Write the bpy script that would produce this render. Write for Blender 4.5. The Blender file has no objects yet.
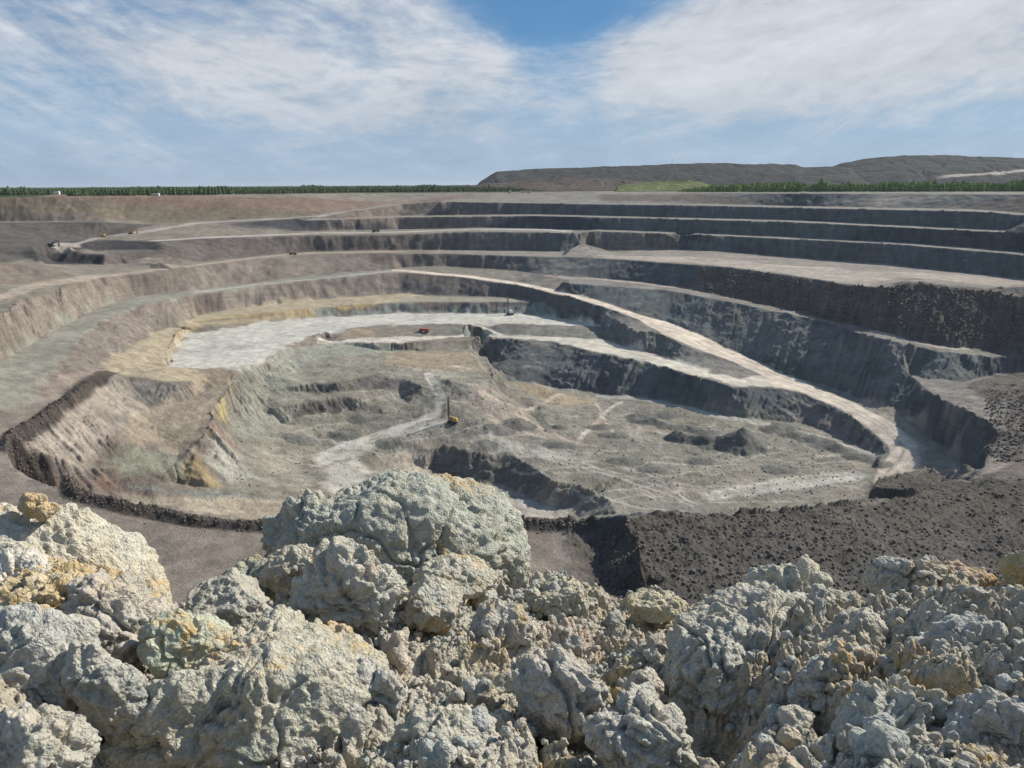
import bpy, bmesh, math, random
import numpy as np
from mathutils import Vector, Matrix
from mathutils.geometry import delaunay_2d_cdt

S = bpy.context.scene
C = S.collection
rad = math.radians

# ------------------------------------------------------------------ camera
FPX = 800.0; PITCH = math.atan((384 - 184.4) / FPX); ROLL = 0.0057; CZ = 10.0
cam = bpy.data.cameras.new('camera'); camo = bpy.data.objects.new('camera', cam); C.objects.link(camo)
cam.sensor_width = 36.0; cam.lens = 36.0 * FPX / 1024.0; cam.clip_start = 0.05; cam.clip_end = 90000
cp, sp_ = math.cos(PITCH), math.sin(PITCH); cr, sr = math.cos(ROLL), math.sin(ROLL)
_r = Vector((1, 0, 0)); _u = Vector((0, sp_, cp)); _f = Vector((0, cp, -sp_))
_X = _r * cr - _u * sr; _Y = _r * sr + _u * cr
camo.matrix_world = Matrix(((_X.x, _Y.x, -_f.x, 0), (_X.y, _Y.y, -_f.y, 0), (_X.z, _Y.z, -_f.z, CZ), (0, 0, 0, 1)))
S.camera = camo

# ------------------------------------------------------------------ light
SUN_AZ, SUN_EL = 61.0, 37.0            # degrees clockwise from the view direction (+Y), elevation
w = bpy.data.worlds.new('World'); S.world = w; w.use_nodes = True
wn, wl = w.node_tree.nodes, w.node_tree.links
wn.clear()
wo = wn.new('ShaderNodeOutputWorld'); bg = wn.new('ShaderNodeBackground'); wl.new(bg.outputs[0], wo.inputs[0])
bg.inputs[1].default_value = 0.06
sky = wn.new('ShaderNodeTexSky'); sky.sky_type = 'NISHITA'; sky.sun_disc = False
sky.sun_elevation = rad(SUN_EL); sky.sun_rotation = rad(SUN_AZ); sky.air_density = 1.0; sky.dust_density = 0.6; sky.ozone_density = 2.0
sun = bpy.data.lights.new('sun', 'SUN'); sun.energy = 5.0; sun.angle = rad(0.53); sun.color = (1.0, 0.92, 0.79)
suno = bpy.data.objects.new('sun', sun); C.objects.link(suno)
sd = Vector((math.sin(rad(SUN_AZ)) * math.cos(rad(SUN_EL)), math.cos(rad(SUN_AZ)) * math.cos(rad(SUN_EL)), math.sin(rad(SUN_EL))))
suno.rotation_euler = sd.to_track_quat('Z', 'Y').to_euler()
S.view_settings.view_transform = 'Standard'; S.view_settings.look = 'None'; S.view_settings.gamma = 1.0
S.view_settings.exposure = 0.32
S.cycles.max_bounces = 5; S.cycles.diffuse_bounces = 3; S.cycles.volume_bounces = 0
def WN(t, **k):
    n = wn.new(t)
    for a, b in k.items(): setattr(n, a, b)
    return n
def WM(op, a, b=None, clamp=False):
    n = wn.new('ShaderNodeMath'); n.operation = op; n.use_clamp = clamp
    for i, v in enumerate((a, b)):
        if v is None: continue
        if isinstance(v, (int, float)): n.inputs[i].default_value = v
        else: wl.new(v, n.inputs[i])
    return n.outputs[0]
def WR(v, a, b, c, d, sm=False):
    n = wn.new('ShaderNodeMapRange'); wl.new(v, n.inputs[0])
    if sm: n.interpolation_type = 'SMOOTHSTEP'
    for i, q in enumerate((a, b, c, d)): n.inputs[i + 1].default_value = q
    return n.outputs[0]
def WX(f, a, b):
    n = wn.new('ShaderNodeMix'); n.data_type = 'RGBA'
    for i, v in ((0, f), (6, a), (7, b)):
        if isinstance(v, (int, float)): n.inputs[i].default_value = v
        elif isinstance(v, tuple): n.inputs[i].default_value = (*v, 1)
        else: wl.new(v, n.inputs[i])
    return n.outputs[2]
def WNOISE(vec, sc, det, ro, di=0.0):
    n = wn.new('ShaderNodeTexNoise'); n.inputs['Scale'].default_value = sc; n.inputs['Detail'].default_value = det; n.inputs['Roughness'].default_value = ro; n.inputs['Distortion'].default_value = di
    wl.new(vec, n.inputs['Vector']); return n.outputs[0]
def WC(x, y, z=0.0):
    n = wn.new('ShaderNodeCombineXYZ')
    for i, v in enumerate((x, y, z)):
        if isinstance(v, (int, float)): n.inputs[i].default_value = v
        else: wl.new(v, n.inputs[i])
    return n.outputs[0]
# direction of the sky point: azimuth east of the view (degrees) and elevation (degrees)
tc = wn.new('ShaderNodeTexCoord'); sx_ = wn.new('ShaderNodeSeparateXYZ'); wl.new(tc.outputs['Generated'], sx_.inputs[0])
AZd = WM('MULTIPLY', WM('ARCTAN2', sx_.outputs[0], sx_.outputs[1]), 57.2958)
ELd = WM('MULTIPLY', WM('ARCSINE', sx_.outputs[2]), 57.2958)
# high cirrus fanning out from a low point of the sky straight ahead
# streaks: noise stretched along lines that lean up to the left on the left side and up to the right on the right side
lean = WM('MULTIPLY', WM('SUBTRACT', AZd, 3.0), .012)
elw = WM('SUBTRACT', ELd, WM('ADD', WM('MULTIPLY', WM('MULTIPLY', AZd, AZd), .008), WM('MULTIPLY', AZd, .02)))
wv = WM('MULTIPLY', WM('SUBTRACT', WNOISE(WC(WM('MULTIPLY', AZd, .05), WM('MULTIPLY', ELd, .08)), 1.6, 2, .5), .5), 3.0)
streak = WNOISE(WC(WM('MULTIPLY', AZd, .07), WM('MULTIPLY', WM('ADD', elw, wv), .22), 3.7), 1.7, 10, .66, .5)
puff = WNOISE(WC(WM('MULTIPLY', AZd, .05), WM('MULTIPLY', ELd, .2), 8.1), 2.4, 10, .64, .3)
fine_ = WNOISE(WC(WM('MULTIPLY', AZd, .3), WM('MULTIPLY', ELd, .9), 2.0), 1.6, 6, .65, .1)
cov = WM('ADD', WM('ADD', WM('MULTIPLY', streak, .72), WM('MULTIPLY', puff, .42)), WM('MULTIPLY', fine_, .32))
# open blue gap above the middle, thinner veil at the far left
def blob(cx, cy, rx, ry, tilt=0.0):
    a = WM('DIVIDE', WM('SUBTRACT', AZd, cx), rx); b = WM('DIVIDE', WM('SUBTRACT', WM('SUBTRACT', ELd, cy), WM('MULTIPLY', WM('SUBTRACT', AZd, cx), tilt)), ry)
    return WR(WM('ADD', WM('MULTIPLY', a, a), WM('MULTIPLY', b, b)), 0, 1, 1, 0, True)
gap = WM('ADD', WM('MULTIPLY', blob(5, 13.0, 11, 4.6, .12), .52), WM('MULTIPLY', blob(3, 9.0, 5, 4.5, -.35), .22))
gap = WM('ADD', gap, WM('MULTIPLY', blob(-28, 12, 15, 3.0, -.18), .20)); gap = WM('ADD', gap, WM('MULTIPLY', blob(-14, 10.5, 8, 3.0, -.5), .12))
bright = WM('ADD', WM('MULTIPLY', blob(23, 9, 24, 7, .10), .24), WM('MULTIPLY', blob(-13, 8, 19, 7, -.20), .16))
cov = WM('SUBTRACT', WM('ADD', WM('SUBTRACT', cov, gap), bright), .04)
cl_ = WR(cov, .36, .86, 0, .95, False)
veil = WR(ELd, 0, 9, .78, .22, True)
cl_ = WM('MAXIMUM', cl_, WM('MULTIPLY', veil, WR(cov, .2, .6, .5, 1)))
cl_ = WM('MULTIPLY', cl_, WR(ELd, 15, 32, 1, .12, True))
lum = WM('MULTIPLY', WR(streak, .3, .7, .84, 1.1), WR(fine_, .3, .7, .93, 1.06))
hsky = WX(WR(ELd, -1, 10, .80, .45, True), sky.outputs[0], (3.9, 5.9, 8.2))
LOW = WX(WR(ELd, 1.5, 11, 0, 1, True), (.56, .96, 1.24), (.21, .62, .95))
tint_ = WX(WR(ELd, 12, 40, 0, 1, True), LOW, (.85, .95, 1.05))
hs = wn.new('ShaderNodeVectorMath'); hs.operation = 'MULTIPLY'; wl.new(tint_, hs.inputs[1]); wl.new(hsky, hs.inputs[0])
cc = wn.new('ShaderNodeVectorMath'); cc.operation = 'SCALE'; wl.new(lum, cc.inputs['Scale'])
ccol = WX(WR(ELd, 0, 8, 0, 1, True), (5.9, 7.0, 8.5), (8.7, 9.1, 9.7)); wl.new(ccol, cc.inputs[0])
wl.new(WX(cl_, hs.outputs[0], cc.outputs[0]), bg.inputs[0])


# ------------------------------------------------------------------ small maths helpers
rng = np.random.default_rng(11)
def ray(px, py):
    u = (np.asarray(px, float) - 512) / FPX; v = (384 - np.asarray(py, float)) / FPX
    U = u * cr + v * sr; V = -u * sr + v * cr
    return U, cp + V * sp_, -sp_ + V * cp
def unp(px, py, z):
    x, y, q = ray(px, py); t = (z - CZ) / q
    return x * t, y * t
def _h(ix, iy, s):
    n = (ix.astype(np.int64) * 374761393 + iy.astype(np.int64) * 668265263 + s * 982451653) & 0xffffffff
    n = ((n ^ (n >> 13)) * 1274126177) & 0xffffffff
    n = ((n ^ (n >> 16)) * 2246822519) & 0xffffffff
    return ((n ^ (n >> 15)) & 0xffffff) / 16777216.0
def vn(x, y, s=0):
    ix = np.floor(x); iy = np.floor(y); fx = x - ix; fy = y - iy
    fx = fx * fx * fx * (fx * (fx * 6 - 15) + 10); fy = fy * fy * fy * (fy * (fy * 6 - 15) + 10)
    a = _h(ix, iy, s); b = _h(ix + 1, iy, s); c = _h(ix, iy + 1, s); d = _h(ix + 1, iy + 1, s)
    return (a + (b - a) * fx) * (1 - fy) + (c + (d - c) * fx) * fy
def fbm(x, y, o=4, s=0, g=0.5):
    t = np.zeros_like(x, dtype=float); a = 1.0; n = 0.0
    for i in range(o):
        t += a * (vn(x, y, s + i * 7) * 2 - 1); n += a; a *= g; x = x * 2.03 + 3.1; y = y * 2.03 - 1.7
    return t / n
def domes(x, y, s=0, rmin=0.35, rmax=0.75, dens=1.0):
    """heaped round lumps, about one to a cell: height of the highest lump over the point"""
    ix = np.floor(x); iy = np.floor(y); best = np.zeros_like(x, dtype=float)
    for dx in (-1, 0, 1):
        for dy in (-1, 0, 1):
            jx = ix + dx; jy = iy + dy
            cx = jx + 0.15 + 0.7 * _h(jx, jy, s); cy = jy + 0.15 + 0.7 * _h(jx, jy, s + 1)
            r = rmin + (rmax - rmin) * _h(jx, jy, s + 2) ** 1.5
            k = 0.6 + 0.8 * _h(jx, jy, s + 3); th = 6.283 * _h(jx, jy, s + 4)
            ax = x - cx; ay = y - cy
            p = (ax * np.cos(th) + ay * np.sin(th)) * k ** .5; q = (-ax * np.sin(th) + ay * np.cos(th)) / k ** .5
            d2 = (p * p + q * q) / (r * r)
            hh = r * np.sqrt(np.clip(1 - d2, 0, 1))
            if dens < 1: hh = hh * (_h(jx, jy, s + 5) < dens)
            best = np.maximum(best, hh)
    return best
def sstep(a, b, x):
    t = np.clip((x - a) / (b - a), 0, 1); return t * t * (3 - 2 * t)
# ------------------------------------------------------------------ terrain of the pit: breaklines (image x, image y, elevation)
BL = []
def line(*pts, step=3.0, ext=True, hid=None):
    """a breakline surveyed as (px,py,z); unprojected to the ground it lies on and sampled; hid=(run, z): a foot hidden behind it"""
    P = [tuple(map(float, p)) for p in pts]
    if ext:
        if P[0][0] <= 5:
            a, b = P[0], P[1]; k = (a[1] - b[1]) / (a[0] - b[0]) if a[0] != b[0] else 0; k = max(-.35, min(.35, k))
            P.insert(0, (a[0] - 170, a[1] - 170 * k, a[2]))
        if P[-1][0] >= 1015:
            a, b = P[-1], P[-2]; k = (a[1] - b[1]) / (a[0] - b[0]); k = max(-.35, min(.35, k))
            P.append((a[0] + 170, a[1] + 170 * k, a[2]))
    W = [(*map(float, unp(px, py, z)), z) for px, py, z in P]
    for a, b in zip(W[:-1], W[1:]):
        n = max(1, int(math.hypot(a[0] - b[0], a[1] - b[1]) / step))
        for i in range(n + (b is W[-1])):
            t = i / n; x, y, z = (a[j] + (b[j] - a[j]) * t for j in range(3))
            BL.append((x, y, z))
            if hid:
                d = math.hypot(x, y); f = (d + hid[0]) / d; BL.append((x * f, y * f, hid[1]))

# rim and upper benches, far side
line((0,197,-1.8),(100,196,-1.8),(200,195.5,-2.6),(300,194.5,-3.2),(400,193,-4.0),(480,193,-3.9),(600,192,-3.9),(700,193,-4.0),(800,193.5,-4.2),(900,193.5,-4.0),(1024,194.5,-3.9))
line((440,201,-13.8),(449,200.5,-14.4),(536,202,-16.5),(600,203,-17.6),(700,204,-18.5),(800,206,-20.4),(975,209.5,-20.1),(1024,213,-22.2))
line((440,202,-14.7),(449,201.6,-14.4),(536,203.3,-16.7),(600,204.5,-17.8),(700,205.5,-18.7),(800,208,-20.7),(975,211.5,-20.2),(1024,215,-22.6))
line((400,203.5,-18.6),(317,215,-30.1),(200,222,-36.1),(168,227,-41.3),(137,232,-45.6),(101,236,-48.0),(60,243,-51.0))      # road down the left
line((400,204.6,-18.8),(311,217,-31.8),(200,223.5,-37.1),(168,229,-41.8),(137,234.5,-46.1),(101,238,-48.3))
line((311,219.5,-34.7),(400,215.7,-34.4),(537,214,-31.6),(600,215.7,-32.7),(684,217.6,-34.3),(800,220.3,-35.4),(1024,231,-37.8))
line((311,220.5,-35.7),(400,217.4,-34.5),(537,215.8,-31.8),(600,217.4,-32.9),(684,219.4,-34.5),(800,222.4,-35.6),(1024,233.6,-38.1))
line((170,238,-49.8),(200,236.8,-49.4),(258,234,-49.9),(317,231,-49.4),(400,229.5,-50.7),(478,227.4,-47.4),(566,229.2,-48.6),(600,229.6,-48.1),(674,232,-50.0),(737,234.7,-51.4),(800,237.5,-52.5),(909,243,-52.0),(1024,252,-54.6))
line((160,241.5,-50.2),(200,239,-49.7),(258,237,-50.2),(317,235,-49.9),(400,234.5,-50.9),(478,231.5,-47.8),(566,232.8,-48.9),(600,231.4,-48.2),(674,233.8,-50.5),(737,236.7,-51.7),(800,239.6,-52.7),(909,245.3,-52.4),(1024,254.8,-54.8))
# slump on bench three
line((572,234,-51.8),(580,243,-60.6),(590,250,-70.6)); line((620,238,-55.8),(640,243,-61.4),(655,248,-67.6)); line((668,234,-50.4),(680,243,-61.1),(683,249,-70.1))
# upper left slope
line((0,221.5,-31.2),(100,221,-31.8),(150,220,-33.5)); line((0,223,-31.4),(100,222.5,-32.4),(150,223,-36.5))
line((0,248,-49.9),(30,247,-49.1),(60,243,-47.8))
# left cut with two dark faces
line((70,248,-51.5),(80,241,-50.6),(117,241.5,-49.8),(160,242,-49.6)); line((73,251,-56.3),(85,249.6,-56.7),(117,250,-57.0),(160,250,-56.9))
line((45,253,-56.3),(60,253,-56.9),(105,255,-58.0),(120,254.5,-58.9)); line((45,262,-64.9),(105,264.5,-67.1),(125,264,-67.9),(160,262,-64.9))
line((0,263,-51.4),(25,264,-53.8),(40,264,-61.8)); line((0,285,-64.9),(50,279,-66.1),(92,274,-67.8),(125,270.5,-69.4),(157,267.5,-70.6),(198,262,-70.2),(253,256,-69.5),(309,251.5,-69.1),(368,250,-68.8),(459,250,-70.0),(560,251.5,-70.9),(600,250.5,-70.7),(678,249.7,-68.8),(725,251.3,-68.6),(800,258,-72.4),(887,264,-71.9),(953,272,-73.2),(1024,278.5,-74.7))
# bench four, its inner crest
line((0,315,-70.2),(20,302,-70.3),(59,288,-70.0),(92,280,-69.9),(125,275,-70.9),(160,272,-71.4),(200,266,-70.6),(253,259.5,-70.0),(309,254.5,-69.6),(368,253,-69.4),(459,254,-70.5),(520,256,-71.0),(560,257,-71.4),(600,258,-71.2),(670,263,-69.8),(725,267,-69.7),(800,276.7,-73.3),(855,287,-73.2),(887,289.5,-72.2),(905,281.5,-67.3),(925,283,-67.6),(953,287,-69.1),(985,291,-71.8),(1024,295,-73.0))
line((887,283,-72.6),(905,280.6,-69.3),(925,281.5,-69.6),(953,284,-72.2),(990,288,-73.8))
# bench five: left road, start of the ramp, right narrow bench
line((0,361,-93.0),(18,349,-92.9),(59,328,-92.8),(98,308,-92.6),(133,297,-90.6),(200,289.5,-91.6),(258,282,-90.5),(300,277.5,-88.9),(350,273,-87.6),(400,268.5,-86.1))
line((51,373,-99.2),(58.6,365,-98.1),(74,345,-95.4),(84,333.7,-94.2),(99,323,-93.0),(112,315,-92.4),(133,307,-91.2),(170,299.5,-91.4),(200,294.5,-92.0),(258,286.5,-90.9),(300,281.5,-89.2),(350,276.5,-87.9),(385,273.5,-86.9))
line((400,267.5,-85.5),(430,266,-83.8),(470,266.5,-84.0),(520,271,-86.6),(546,274.5,-87.8),(600,278.6,-89.1),(639,281.5,-89.0),(678,286.5,-90.0),(770,304,-97.0),(800,311,-98.6),(876,331,-102.6),(909,340,-105.7),(940,346,-108.0),(970,348.5,-109.4),(1024,352,-111.4))
line((560,283,-89.7),(600,285.5,-90.0),(664,290,-90.2),(703,297,-92.7),(756,306.5,-97.6),(800,316,-99.2),(860,333,-102.8),(909,345,-105.9),(942,352,-108.5),(1000,357,-110.9),(1024,358,-112.2))
# the main ramp, far edge and near edge
line((400,269,-85.9),(458.6,274.3,-89.3),(517,281.7,-93.9),(560,290.5,-97.4),(600,301,-101.7),(639,314.4,-108.5),(666,321,-113.2),(705,336,-121.5),(748,357,-130.8),(784,374.7,-136.5),(800,378,-137.4),(833,388,-140.2),(855,396,-140.9),(898,410,-141.3),(931,438,-149.4),(953,451,-149.8),(967,482,-151.9))
line((392,271,-86.3),(458.6,277,-89.5),(517,285,-94.2),(560,294.6,-97.7),(600,305.5,-101.9),(637,319,-108.7),(664,335,-115.4),(697.6,349,-122.5),(733,362,-129.7),(762,375.5,-135.4))
# bench six (ochre edge) and face
line((51,373.6,-99.7),(84,373,-103.5),(103.5,369,-106.6),(115,356,-106.7),(140.6,340,-107.9),(154,332,-108.8),(200,315.5,-110.3),(223,310.5,-108.7),(258.6,306,-108.3),(317,299.5,-107.7),(400,293.5,-106.9),(439,296,-107.4),(507,297,-106.4),(533,300.5,-106.7))
line((160,365,-115.6),(168,353,-112.4),(176,334.5,-111.2),(200,322.6,-111.6),(223,317.5,-109.8),(258.6,313,-109.2),(305,309,-108.8),(348,305.5,-108.4),(400,303,-108.0),(439,302,-107.9),(498,302,-107.5),(533,302,-107.4))
# bench seven (white)
line((166,366,-116.9),(176,346,-116.6),(187.5,333,-115.5),(223,330,-115.9),(258.6,323,-115.9),(317,317.5,-117.1),(400,313,-117.2),(498,313,-117.6),(525,314,-117.4),(566,319,-118.2),(595,325.5,-119.2))
line((200,369,-116.8),(239,371,-118.2),(264,363,-118.7),(278,353,-118.1),(294,341.5,-117.7),(313,334.6,-118.1),(340,330,-117.8),(380,324.4,-118.0),(427,323.4,-118.3),(469,324,-118.8),(481,321.6,-118.7),(520,324.4,-118.8),(567,325.8,-119.2),(598,326.6,-119.5))
line((469,322.5,-118.6),(485,329,-122.5),(503,336.5,-125.4)); line((476,322,-118.2),(491,328.5,-122.5),(510,336,-125.4))
# bench eight: road, back edge and crest
line((325,337,-121.4),(346,339,-122.2),(368,338,-122.5),(400,336.5,-123.4),(440,335,-124.6),(500,335.6,-125.3),(544,336.5,-124.9),(600,338.6,-124.9),(645,351,-127.9),(686,364,-131.1),(736,378.6,-134.6),(764,377,-135.7))
line((325,341,-123.7),(346,343,-123.7),(368,343.5,-124.0),(400,342.5,-124.2),(478,339.8,-125.9),(515,340.2,-125.7),(556,342,-125.4),(600,353,-126.0),(639,361,-128.5),(682,372.5,-131.5),(737,387.4,-135.6),(776,388.5,-137.2),(800,392,-139.0),(844,412,-144.1),(872,431.6,-148.7),(887.5,445,-152.3),(887,456,-154.8),(874,483,-159.3))
line((800,381,-137.9),(844,398.5,-141.6),(892,423,-145.3),(922.5,445,-148.8),(926,460,-151.9),(922,471,-154.9))
line((560,300,-102.6),(600,313,-108.0),(640,332,-114.3)); line((600,337,-124.4),(620,341,-125.3))
# platform below the road, brown
line((380,352,-130.2),(400,350.5,-130.3),(440,350,-130.5),(474,349.5,-130.5)); line((476,350,-130.5),(485,361,-131.0),(494,374,-132.5))
line((400,374,-131.2),(437,375.5,-131.3),(464.5,377,-132.0),(492,378,-132.8))
# deep wall foot
line((480,352,-143.2),(496,378,-145.6),(505.5,379.5,-146.9),(544.5,385.5,-149.2),(562,389.5,-149.9),(600,393,-150.6),(645,398.5,-151.1),(694,407,-151.9),(744.5,417,-153.4),(800,424.5,-155.1),(844,438,-156.8),(877,454,-157.8),(880,466,-158.3))
line((498,383,-141.9),(512,391,-145.7),(525,400,-148.0),(545,408,-149.6)); line((444,379,-129.8),(468,406,-140.7),(490,433,-149.6),(517,437,-152.4),(560,443,-155.3)); line((455,424,-147.5),(475,436,-151.0))
line((480,395,-136.0),(510,415,-145.4),(560,436,-154.8)); line((470,385,-132.0),(500,402,-139.9))
line((538.7,410,-150.0),(550,423.5,-151.8),(566,432,-153.8)); line((530,416.7,-152.9),(544,428.5,-153.6),(552,436,-154.2),(576,434.5,-155.3))
# haul road from the platform down to the floor
line((424,374,-131.3),(430,385,-134.2),(433,402,-140.1),(425,415,-145.0),(398,424,-148.9),(368,434,-152.9),(325,449,-156.9)); line((436,376,-130.6),(443,388,-133.9),(447,405,-140.0),(448,418,-145.1),(410,431,-150.3),(372,441,-153.9),(345,455,-157.4),(382,486,-159.9))
line((406,381,-131.7),(416,384,-132.2),(424,391,-136.2)); line((404,405,-142.5),(418,406,-143.0))
# broken slopes west of it
line((300,372,-129.3),(350,365,-128.6),(380,362,-128.2),(398,358,-128.3)); line((310,384,-130.8),(350,382,-130.6),(375,377,-130.7),(400,379,-131.7))
line((310,392,-135.6),(350,391,-136.1),(395,388,-136.6)); line((298,405,-138.2),(325,400,-138.1),(350,397,-138.1),(378,399,-140.0),(400,398,-141.5))
line((300,415,-144.5),(325,413.5,-145.1),(352,411,-145.8),(385,409,-143.4),(404,408,-143.5)); line((290,425,-148.9),(340,430,-150.9),(400,417,-147.4))
line((250,365,-118.8),(268,372,-124.2),(272,395,-134.6),(265,420,-143.9),(270,450,-152.2),(280,480,-155.4))
line((290,355,-121.7),(312,350,-123.7),(340,345,-125.0),(375,349,-128.1)); line((300,470,-157.5),(350,490,-159.5),(300,515,-158.5),(240,512,-153.4))
# cove at the left
line((107,372,-107.1),(78,390,-107.7),(53,412,-109.2),(30,424,-110.3),(17,431,-110.8),(8,449,-112.8),(12,464,-113.8),(25,476,-114.3))
line((25,476,-114.3),(40,482,-114.8),(70,492,-115.3),(100,501,-115.9),(129,508,-116.4),(172,513,-116.9),(201,519,-117.4),(256,524.5,-117.8),(300,526,-117.8),(400,526,-118.3),(505,522.5,-119.2),(537,522.5,-119.2),(590,525,-117.7),(621,516,-108.7), hid=(46,-148))
line((137,421,-125.0),(107,437,-126.5),(92,453,-129.5),(84,470,-133.0),(95,486,-141.0)); line((112,373,-107.7),(128,376,-109.5),(150,381,-113.1),(170,386,-116.0),(195,378,-116.9),(237,372,-118.3))
line((140,406,-123.5),(165,406,-125.5),(188,400,-125.0),(205,392,-123.5)); line((237,373,-118.8),(233,386,-120.8),(218,408,-125.5),(208,425,-128.6),(200,440,-131.6),(190,452,-134.6))
line((150,420,-128.0),(160,440,-133.0),(175,455,-137.0),(172,470,-141.0)); line((240,400,-131.0),(228,425,-138.0),(235,455,-146.0),(245,480,-150.0)); line((178,482,-147.0),(200,488,-148.0),(225,488,-149.0),(260,495,-152.0))
line((120,500,-147.5),(180,505,-149.0),(230,512,-152.0)); line((110,460,-135.0),(130,475,-140.0),(150,485,-144.5))
# floor and the long dark cut
line((425,455,-158.4),(439,441,-154.4),(468,453.4,-156.4),(509,456,-157.8),(537,470,-158.4),(562,483,-159.3),(590,488.6,-160.3),(600,496,-162.3))
line((420,470,-166.3),(429,467,-167.2),(441,476,-170.2),(464.5,481,-171.0),(498,485.5,-170.7),(527,498.5,-171.5),(560,508.5,-171.6),(578,507,-169.0),(595,508,-165.1))
line((420,480,-167.3),(460,500,-171.0),(530,514,-171.9),(580,517,-169.0)); line((380,466,-160.5),(410,462,-162.0),(395,500,-166.0))
line((620,450,-157.2),(700,470,-157.8),(780,460,-157.3)); line((600,400,-152.1),(650,420,-155.2),(700,440,-156.8)); line((620,505,-161.2),(700,506,-159.7),(780,500,-159.3),(860,490,-159.3)); line((545,463,-157.0),(575,472,-157.7),(620,480,-158.0)); line((597,489,-158.9),(612,499,-159.4),(620,512,-160.4))
# right bite
line((909,374,-124.1),(918,379,-124.6),(930,384,-125.0),(942,386,-124.8),(975,379.5,-123.8),(1024,371,-120.3)); line((900,368,-119.1),(909,376,-124.6),(918,384,-125.4),(931,392.5,-125.3),(953,405,-125.1),(979,418,-124.0),(990,432,-123.5),(995,451,-123.5),(982,471,-123.8),(975,482,-123.9))
line((1010,400,-119.1),(1024,395,-117.1)); line((1005,430,-120.8),(1024,425,-118.1)); line((1000,450,-122.0),(1024,450,-120.2))
# near bank of dark rubble
line((621,516,-109.6),(678,516.5,-110.7),(725,514,-111.2),(737,511,-110.2),(766,514.7,-111.4),(800,510,-111.8),(878,501,-113.8),(925,493,-115.6),(968,487,-118.4),(1000,479,-119.3),(1024,474,-119.2))
line((621,516,-109.3),(678,516.5,-109.9),(725,514,-109.8),(766,514.7,-110.0),(800,510,-111.0),(850,504.5,-113.1), hid=(48,-160))
line((866,489,-126.0),(885,479.5,-128.0),(905,471,-129.5),(925,470,-129.5),(945,476,-129.0),(966,482.5,-128.0), hid=(26,-156))
line((621,516,-109.2),(619.5,528,-109.7),(637,548,-110.7),(649,577,-113.0),(664,589,-116.5)); line((572,527,-119.1),(586,545,-120.0),(600,570,-120.8),(622,592,-120.5),(650,600,-118.2))
line((664,589,-115.4),(720,570,-113.9),(800,566,-114.8),(900,566,-115.8),(1024,560,-117.1)); line((670,600,-116.4),(800,600,-116.8),(1024,600,-118.1))
line((0,420,-108.0),(-60,470,-112.0)); line((0,520,-114.8),(150,560,-117.4),(400,600,-118.8),(560,600,-120.7))
# near slope up to the rim under the heap (hidden by the heap)
for k in range(-48, 49, 2):
    a = rad(k * 1.12)
    for r_, z_ in ((150, -112), (143, -104), (60, -34), (12, 1.0), (4.6, 6.9), (1.2, 7.6)):
        BL.append((r_ * math.sin(a), r_ * math.cos(a), z_))
# plain beyond the rim
for k in range(-50, 51, 2):
    a = rad(k)
    for r_ in (1900, 2600, 6000, 20000, 60000):
        BL.append((r_ * math.sin(a), r_ * math.cos(a), -3.0 if k > -10 else -1.0))

B = np.array(BL); _, ui = np.unique(np.round(B[:, :2] / 0.5), axis=0, return_index=True); B = B[ui]
_v, _e, TRI, _, _, _ = delaunay_2d_cdt([Vector((a, b)) for a, b in B[:, :2]], [], [], 0, 1e-4)
TRI = np.array(TRI); VX = np.array([(v.x, v.y) for v in _v])
if len(VX) != len(B):
    VZ = np.array([B[np.argmin((B[:, 0] - a) ** 2 + (B[:, 1] - b) ** 2), 2] for a, b in VX])
else: VZ = B[:, 2]

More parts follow.
